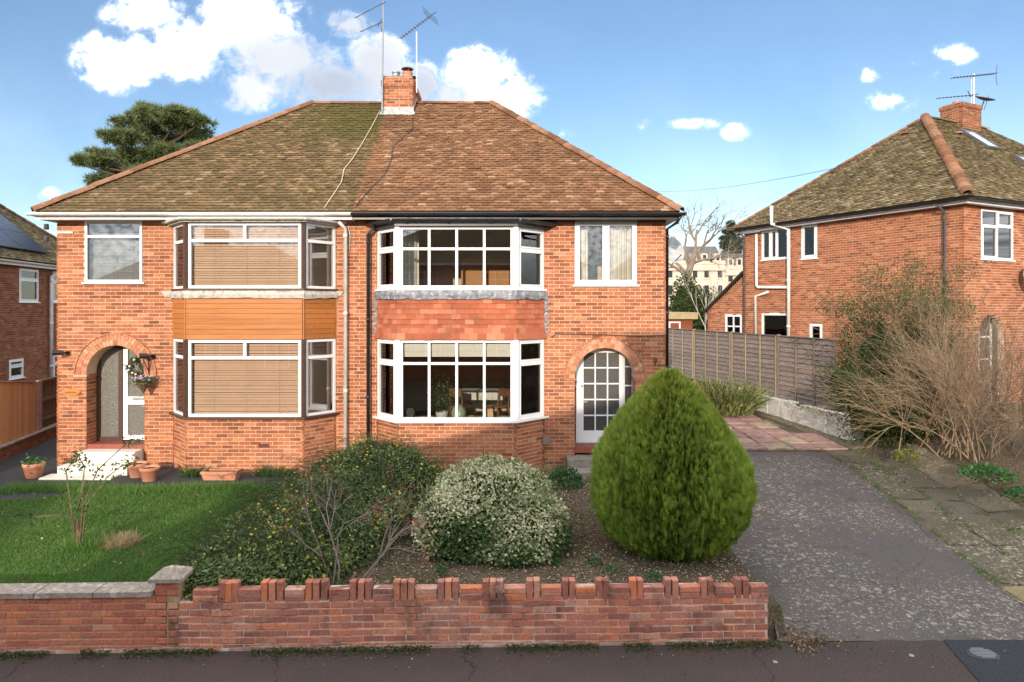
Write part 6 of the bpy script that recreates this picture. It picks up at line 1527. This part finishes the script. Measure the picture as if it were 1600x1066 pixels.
for p in (1087, 1104, 1125, 1145, 1159):
    x = X95(p); z = Z95(406 if p < 1130 else 413); d = MB().box(x - .42, x + .42, 96.0, 98.5, z - .3, z + .95).build('dormer', M_STUC, wt); MB().box(x - .22, x + .22, 95.95, 95.995, z + .0, z + .75).build('pane', M_DKG, d)
# low flat-roofed outbuilding behind the fence and a hedge line
ob = thing('outbuilding', 'low flat-roofed brick outbuilding with small panes behind the fence', 'shed', (7.0, 30.5, .8))
MB().box(5.6, 8.25, 31.2, 35, .5, 3.2).build('wall', M_BRICK_N, ob); MB().box(5.4, 8.45, 31.0, 35.2, 3.21, 3.52).build('roof_slab', plain('ochre_fascia', (.42, .33, .19), .9, .15, 3, .1, dirt=(.3, .25, .15)), ob)
window(ob, (5.75, 31.17, 2.3), (1, 0), 1.95, .8, [(1, [(1, False)])] * 4, bw=.07)
hd = thing('hedge', 'brownish green garden hedge in the distance behind the fence', 'hedge', (14, 60, .8)); he = [((x, 60 + random.uniform(-2, 2), 1.2), (2.6, 1.4, random.uniform(1.2, 2.4))) for x in range(-2, 34, 3)]
blob('dark_core', he, .8, M_CORE2, hd, .5); P, D = shell(he, 6500, .75, 1.12, .25, .8, .6, 3.0, .75)
bulk('foliage', LEAF, LEAFF, P, frames(D + rng.normal(0, .7, P.shape), rng.uniform(.2, .42, len(P)), width=.6), leaf_mat('hedge_leaf', [(0, (.03, .035, .014)), (.6, (.08, .085, .03)), (1, (.20, .15, .07))]), hd, rnd=rng.random(len(P)))
# ---------------------------------------------------------------- pots, basket, aerials, dishes, things on the sill
def pot(label, c, r, h, soil=.04):
    t_ = thing('flower_pot', label, 'flower pot', c); MB().lathe([(r * .66, 0), (r * .70, .01), (r * .92, h * .74), (r * 1.0, h * .76), (r * 1.04, h * .97), (r * 1.0, h), (r * .90, h), (r * .84, h * .8), (r * .6, .03)], c, 24).build('body', M_TERRA, t_, True)
    MB().lathe([(r * .88, h - soil), (.001, h - soil + .015)], c, 20).build('soil', M_SOIL, t_); return t_
p1_ = pot('terracotta pot with green plant left of the white steps', (-9.35, 13.35, .38), .19, .30)
bulk('plant', LEAF, LEAFF, np.array([-9.35, 13.35, .68]) + rng.normal(0, 1, (120, 3)) * [.11, .11, .05], frames(rng.normal(size=(120, 3)) + [0, 0, .6], .07, width=.6), M_HERB, p1_, rnd=rng.random(120))
pot('terracotta pot of bare soil right of the white steps, the one nearer the porch', (-7.35, 13.4, .38), .185, .29); pot('terracotta pot of bare soil nearest the left bay', (-6.95, 13.1, .38), .18, .28)
tr = thing('planter', 'long terracotta trough under the left bay window', 'planter', (-5.55, 13.2, .38)); m = MB(); a, b, c_, d_, hh = .34, .13, .30, .10, .19; z = .38; x, y = -5.62, 13.2
v = [(x - c_, y - d_, z), (x + c_, y - d_, z), (x + c_, y + d_, z), (x - c_, y + d_, z), (x - a, y - b, z + hh), (x + a, y - b, z + hh), (x + a, y + b, z + hh), (x - a, y + b, z + hh), (x - a + .03, y - b + .03, z + hh), (x + a - .03, y - b + .03, z + hh), (x + a - .03, y + b - .03, z + hh), (x - a + .03, y + b - .03, z + hh)]
m.add(v, [(0, 1, 5, 4), (1, 2, 6, 5), (2, 3, 7, 6), (3, 0, 4, 7), (4, 5, 9, 8), (5, 6, 10, 9), (6, 7, 11, 10), (7, 4, 8, 11)]); m.build('body', M_TERRA, tr); MB().box(x - a + .03, x + a - .03, y - b + .03, y + b - .03, z + .1, z + hh - .03).build('soil', M_SOIL, tr)
m = MB(); m.prism([(x - a - .01, y - b - .01, z + hh - .045), (x + a + .01, y - b - .01, z + hh - .045), (x + a + .01, y - b - .01, z + hh - .002), (x - a - .01, y - b - .01, z + hh - .002)], (0, .012, 0)); m.build('rim', M_TERRA, tr)
# hanging basket on its bracket
bx, by, bz = FX(233), Y0 - .22, 2.16
hb = thing('hanging_basket', 'hanging basket of pink flowers right of the left porch', 'basket', (bx, by, bz - .2))
m = MB(); m.lathe([(.005, -.20), (.05, -.13), (.10, -.04), (.13, .02), (.12, .03)], (bx, by, bz), 14); m.build('basket', plain('wicker', (.14, .085, .045), .9, .4, 40), hb, True)
m = MB(); m.box(bx - .012, bx + .012, Y0 - .02, Y0, 2.30, 2.72); m.tube([(bx, Y0 - .01, 2.66), (bx, by, 2.66)], .009, 5); m.tube([(bx, Y0 - .01, 2.38), (bx, Y0 - .12, 2.52), (bx, by, 2.66)], .008, 5)
for t in range(3): a = t * 2.1; m.tube([(bx, by, 2.64), (bx + .11 * math.cos(a), by + .11 * math.sin(a), bz + .02)], .004, 4)
m.build('bracket', M_BLACK, hb)
q = np.array([bx, by, bz + .06]) + rng.normal(0, 1, (260, 3)) * [.11, .10, .045]; bulk('foliage', LEAF, LEAFF, q, frames(rng.normal(size=q.shape), .055, width=.6), M_HERB, hb, rnd=rng.random(260))
q = np.array([bx, by - .03, bz + .12]) + rng.normal(0, 1, (60, 3)) * [.08, .06, .025]; bulk('flowers', FLW, FLF, q, frames(rng.normal(size=q.shape), .028, np.array([0, -1.0, .5]) + rng.normal(0, .3, q.shape)), leaf_mat('pink_flower', [(0, (.55, .18, .42)), (.6, (.70, .42, .62)), (1, (.8, .7, .78))]), hb, rnd=rng.random(60))
# oval house plaque, spot lights, wall hook
pl = thing('house_plaque', 'oval varnished wooden name plaque left of the left porch', 'plaque', (FX(112), Y0 - .02, FZ(613)))
m = MB(); ring = [(FX(112) + .19 * math.cos(t) * (1 + .06 * math.sin(3 * t)), Y0 - .004, FZ(613) + .075 * math.sin(t)) for t in np.linspace(0, 2 * math.pi, 24, False)]; m.prism(ring, (0, -.022, 0)); m.build('board', M_PLAQUE, pl)
m = MB()
for i in range(9): x = FX(112) - .115 + i * .026; m.tube([(x, Y0 - .029, FZ(613) - .018 + .008 * (i % 2)), (x + .008, Y0 - .029, FZ(613) + .02), (x + .016, Y0 - .029, FZ(613) - .014)], .0025, 3)
m.build('carved_mark', plain('carving', (.20, .07, .02), .7), pl)
def spot(label, px, py, sx):
    x, z = FX(px), FZ(py); t_ = thing('spot_light', label, 'lamp', (x, Y0, z), 'wall spot lights'); m = MB(); m.box(x - .03, x + .03, Y0 - .05, Y0, z - .03, z + .03); m.build('mount', M_BLACK, t_)
    c = Vector((x - sx * .02, Y0 - .16, z + .01)); d = Vector((-sx * .9, -.5, -.35 if sx < 0 else .0)).normalized(); m = MB(); m.tube([c - d * .02, c + d * .17], [.045, .06], 10); m.tube([(x, Y0 - .03, z), c], .015, 6); m.build('lamp_head', M_BLACK, t_)
spot('black spot light left of the left porch arch', 107, 551, 1); spot('black spot light right of the left porch arch', 240, 556, 1)
hk = MB(); x, z = FX(1023), FZ(566); hk.tube([(x, Y0, z + .1), (x, Y0 - .02, z - .08)], .009, 5); hk.tube([(x + .03, Y0, z + .1), (x + .03, Y0 - .06, z + .05), (x, Y0 - .02, z - .06)], .008, 5); tag(hk.build('wall_hook', M_DMETAL), 'rusty dark hook on the brickwork right of the right porch', 'hook')
# aerials
def yagi(m, a, b, n, el, vert=False, r=.006):
    a, b = Vector(a), Vector(b); m.tube([a, b], .011, 5); d = (b - a).normalized(); s_ = d.cross(Vector((0, 0, 1))).normalized() if not vert else d.cross(d.cross(Vector((0, 0, 1)))).normalized()
    for i in range(n):
        q = lerp(a, b, (i + .3) / n); l = el * (1 - .35 * (1 - i / n)); m.tube([q - s_ * l, q + s_ * l], r, 4)
ae = thing('tv_aerial', 'tall mast with two thin aerial booms strapped to the chimney of the pair', 'aerial', (-3.36, 17.4, 8.7)); Ya = 17.42
MB().tube([at(597, 176, Ya), at(599, 2, Ya)], .022, 7).build('mast', M_METAL, ae)
m = MB(); yagi(m, at(555, 28, Ya - .6), at(602, 3, Ya), 3, .05); m.build('boom', M_AERIAL, ae); m = MB(); yagi(m, at(563, 50, Ya - .5), at(598, 34, Ya), 4, .10); m.tube([at(590, 42, Ya), at(599, 26, Ya)], .01, 4); m.tube([at(596, 50, Ya), at(599, 30, Ya)], .01, 4); m.build('boom', M_AERIAL, ae)
m = MB()
for z in (9.05, 9.35): m.box(cx0 - .03, cx1 + .02, 17.475, 17.482, z, z + .008)
m.build('strap', M_DMETAL, ae)
a2 = thing('tv_aerial', 'shorter mast with a toothed aerial pointing down to the left on the chimney', 'aerial', (-2.5, 17.6, 9.2)); Yb = 17.6
MB().tube([at(651, 145, Yb), at(651, 50, Yb)], .017, 7).build('mast', M_METAL, a2); m = MB(); a, b = at(626, 60, Yb - .4), at(681, 19, Yb + .3); m.tube([a, b], .012, 5); d = (b - a).normalized(); pn = Vector((d.z, 0, -d.x)).normalized()
for i in range(11): q = lerp(a, b, (i + .2) / 13); m.tube([q - pn * .05 - d * .02, q, q + pn * .05 - d * .02], .009, 4)
m.build('boom', M_AERIAL, a2); m = MB(); e = lerp(a, b, .84)
for k in range(-4, 5): q = e + pn * (k * .055); m.tube([q + Vector((0, -.22, 0)), q + Vector((0, .22, 0))], .004, 3)
for k in (-.2, 0, .2): m.tube([e - pn * .25 + Vector((0, k, 0)), e + pn * .25 + Vector((0, k, 0))], .004, 3)
m.build('reflector', M_AERIAL, a2)
a3 = thing('tv_aerial', 'mast with two long horizontal aerials on the right house chimney', 'aerial', (18, 25.2, 10.8)); Yc = 25.0
MB().tube([at(1521, 205, Yc), at(1522, 116, Yc)], .03, 7).build('mast', M_METAL, a3); MB().tube([at(1518, 170, Yc), at(1518, 122, Yc)], .02, 6).build('mast', M_METAL, a3)
m = MB(); yagi(m, at(1487, 122, Yc - .4), at(1557, 115, Yc + .2), 14, .14, False, .012); e = at(1556, 118, Yc + .2)
for k in (-1, 1): m.tube([e, e + Vector((.05, 0, k * .38))], .012, 4)
m.build('boom', M_AERIAL, a3); m = MB(); yagi(m, at(1463, 154, Yc - .4), at(1528, 148, Yc), 11, .12, False, .012); m.tube([at(1512, 142, Yc), at(1517, 152, Yc)], .02, 4); m.build('boom', M_AERIAL, a3)
def dish(label, c, nrm, r, mat, arm=True):
    t_ = thing('satellite_dish', label, 'satellite dish', c); n = Vector(nrm).normalized(); q = n.to_track_quat('Z', 'Y').to_matrix(); m = MB()
    m.lathe([(.001, 0), (r * .5, r * .06), (r * .85, r * .17), (r, r * .24), (r * 1.01, r * .235), (r * .85, r * .15), (r * .5, r * .04), (.001, -.015)], (0, 0, 0), 24); m.v = [tuple(q @ Vector(v) + Vector(c)) for v in m.v]; m.build('dish', mat, t_, True)
    m = MB(); m.tube([Vector(c) - n * .02, Vector(c) - n * .25], .02, 6); m.tube([Vector(c) - Vector((0, 0, r)), Vector(c) + n * r * 1.1 - Vector((0, 0, r * .6))], .012, 5); m.build('arm', M_DMETAL, t_)
dish('pale grey satellite dish at the corner of the pair', (3.58, 15.3, 4.98), (.45, -.85, .25), .30, plain('dish_grey', (.45, .46, .46), .6))
q = NC + vf * front_s(1597) + nf * .28; dish('dark mesh satellite dish on the right house front', (q.x, q.y, CZ + 47 / F * 19.5), (.1, -.9, .3), .36, plain('mesh_dish', (.30, .29, .29), .7, .5, 60))
dish('small tilted dish on the right house chimney', tuple(at(1538, 157, Yc)), (.2, -.3, .9), .34, M_GREYP)
# old floodlight on its bar at the left corner
fl_ = thing('flood_lamp', 'grey twin lamp on a white bar at the left house corner', 'lamp', (XL, Y0, FZ(365))); MB().box(FX(79), FX(115), Y0 - .03, Y0 - .004, FZ(365), FZ(362)).build('bar', M_WHITE2, fl_)
for z in (FZ(355), FZ(374)): MB().lathe([(.02, -.06), (.05, -.05), (.045, .04), (.05, .05), (.03, .06)], (FX(75), Y0 - .05, z), 10).build('lamp_head', M_GREYP, fl_, True)
# overhead wire
w0, w1 = at(1310, 262, 24.5), at(1010, 298, 60); pts = [lerp(w0, w1, i / 10) + Vector((0, 0, -1.2 * (1 - (2 * i / 10 - 1) ** 2) * .3)) for i in range(11)]; tag(MB().tube(pts, .009, 4).build('overhead_wire', M_BLACK), 'thin telephone wire crossing the sky to the right house', 'wire')
# on the window board of the right bay
zs_ = 1.467; yb_ = 13.78
va_ = MB().lathe([(.001, 0), (.10, .0), (.145, .06), (.155, .13), (.13, .21), (.07, .28), (.032, .31), (.03, .36), (.036, .365), (.024, .365), (.024, .3)], (FX(716) * .963, yb_, zs_), 22).build('vase', plain('celadon_glaze', (.27, .36, .22), .25, .08, 5, .6), None, True); tag(va_, 'pale green rounded vase in the right bay window', 'vase')
do = thing('disc_ornament', 'black disc ornament on a stand in the right bay window', 'ornament', (-2.05, yb_, zs_)); m = MB(); m.lathe([(.001, -.012), (.085, -.012), (.095, 0), (.085, .012), (.001, .012)], (0, 0, 0), 22); m.v = [(-2.05 + v[0], yb_ + v[2], zs_ + .14 + v[1]) for v in m.v]; m.build('disc', M_BLACK, do); MB().box(-2.09, -2.01, yb_ - .03, yb_ + .03, zs_, zs_ + .05).build('stand', M_BLACK, do)
pp_ = thing('potted_plant', 'bushy green plant in a black and white pot in the right bay window', 'plant', (-1.42, yb_ + .05, zs_)); MB().lathe([(.11, 0), (.125, .1), (.13, .14), (.11, .14), (.1, .1)], (-1.42, yb_ + .05, zs_), 18).build('pot', plain('patterned_pot', (.55, .55, .52), .5, .05, 6, .4, 0, 0, (.02, .02, .02), 60, 1.0), pp_, True)
q = np.array([-1.42, yb_ + .12, zs_ + .42]) + rng.normal(0, 1, (700, 3)) * [.13, .09, .17]; bulk('foliage', LEAF, LEAFF, q, frames(rng.normal(size=q.shape) + [0, 0, .4], .06, width=.5), M_EV, pp_, rnd=rng.random(700) * .8)
wb = MB(); wb.prism([(-.46 + sx * .075, yb_ - .03, zs_ + .01 + zz) for sx, zz in ((-1, 0), (1, 0), (1.1, .05), (1, .18), (.8, .2), (-.8, .2), (-1, .18), (-1.1, .05))], (0, .06, 0)); tag(wb.build('wooden_block', plain('pale_wood', (.52, .36, .19), .5)), 'small rounded pale wooden block in the right bay window', 'ornament')
ty = MB(); ty.lathe([(.001, .0), (.20, .0), (.24, .05), (.23, .055), (.19, .015), (.001, .012)], (-.95, yb_ + .06, zs_), 20, sy=.5); tag(ty.build('bowl', plain('mustard_bowl', (.36, .25, .05), .5), None, True), 'shallow mustard bowl in the right bay window', 'bowl')
# dining set deep in the room
dt = thing('dining_table', 'dining table with pale cloth inside the right bay room', 'table', (-.85, 17.6, .85)); MB().box(-1.45, -.25, 17.3, 18.2, 1.58, 1.62).build('table_top', M_CURT, dt); MB().box(-1.46, -.24, 17.285, 17.298, 1.38, 1.58).build('cloth_edge', M_CURT, dt)
for (a, b) in ((-1.4, 17.35), (-.3, 17.35), (-1.4, 18.15), (-.3, 18.15)): MB().box(a - .025, a + .025, b - .025, b + .025, .85, 1.58).build('leg', M_CHAIR, dt)
def chair(x, y, rz, label):
    t_ = thing('dining_chair', label, 'chair', (x, y, .85), 'chairs in the right bay room'); R = Matrix.Rotation(rz, 3, 'Z'); P_ = lambda a, b, z: R @ Vector((a, b, 0)) + Vector((x, y, .85 + z))
    m = MB(); m.prism([P_(-.22, -.21, .43), P_(.22, -.21, .43), P_(.2, .21, .43), P_(-.2, .21, .43)], (0, 0, .04)); m.build('seat', M_CHAIR, t_)
    for (a, b) in ((-.2, -.19), (.2, -.19)): MB().tube([P_(a * 1.15, b * 1.2, 0), P_(a, b, .43)], [.014, .02], 6).build('leg', M_CHAIR, t_)
    for a in (-.18, .18): MB().tube([P_(a * 1.15, .26, 0), P_(a, .19, .43), P_(a, .25, .92)], [.014, .02, .015], 6).build('leg', M_CHAIR, t_)
    MB().prism([P_(-.2, .235, .72), P_(.2, .235, .72), P_(.2, .25, .92), P_(-.2, .25, .92)], R @ Vector((0, .025, 0))).build('backrest', M_CHAIR, t_)
chair(-1.25, 16.75, 2.6, 'wooden dining chair inside the right bay, left of the table'); chair(-.35, 16.8, -2.4, 'wooden dining chair inside the right bay, right of the table')
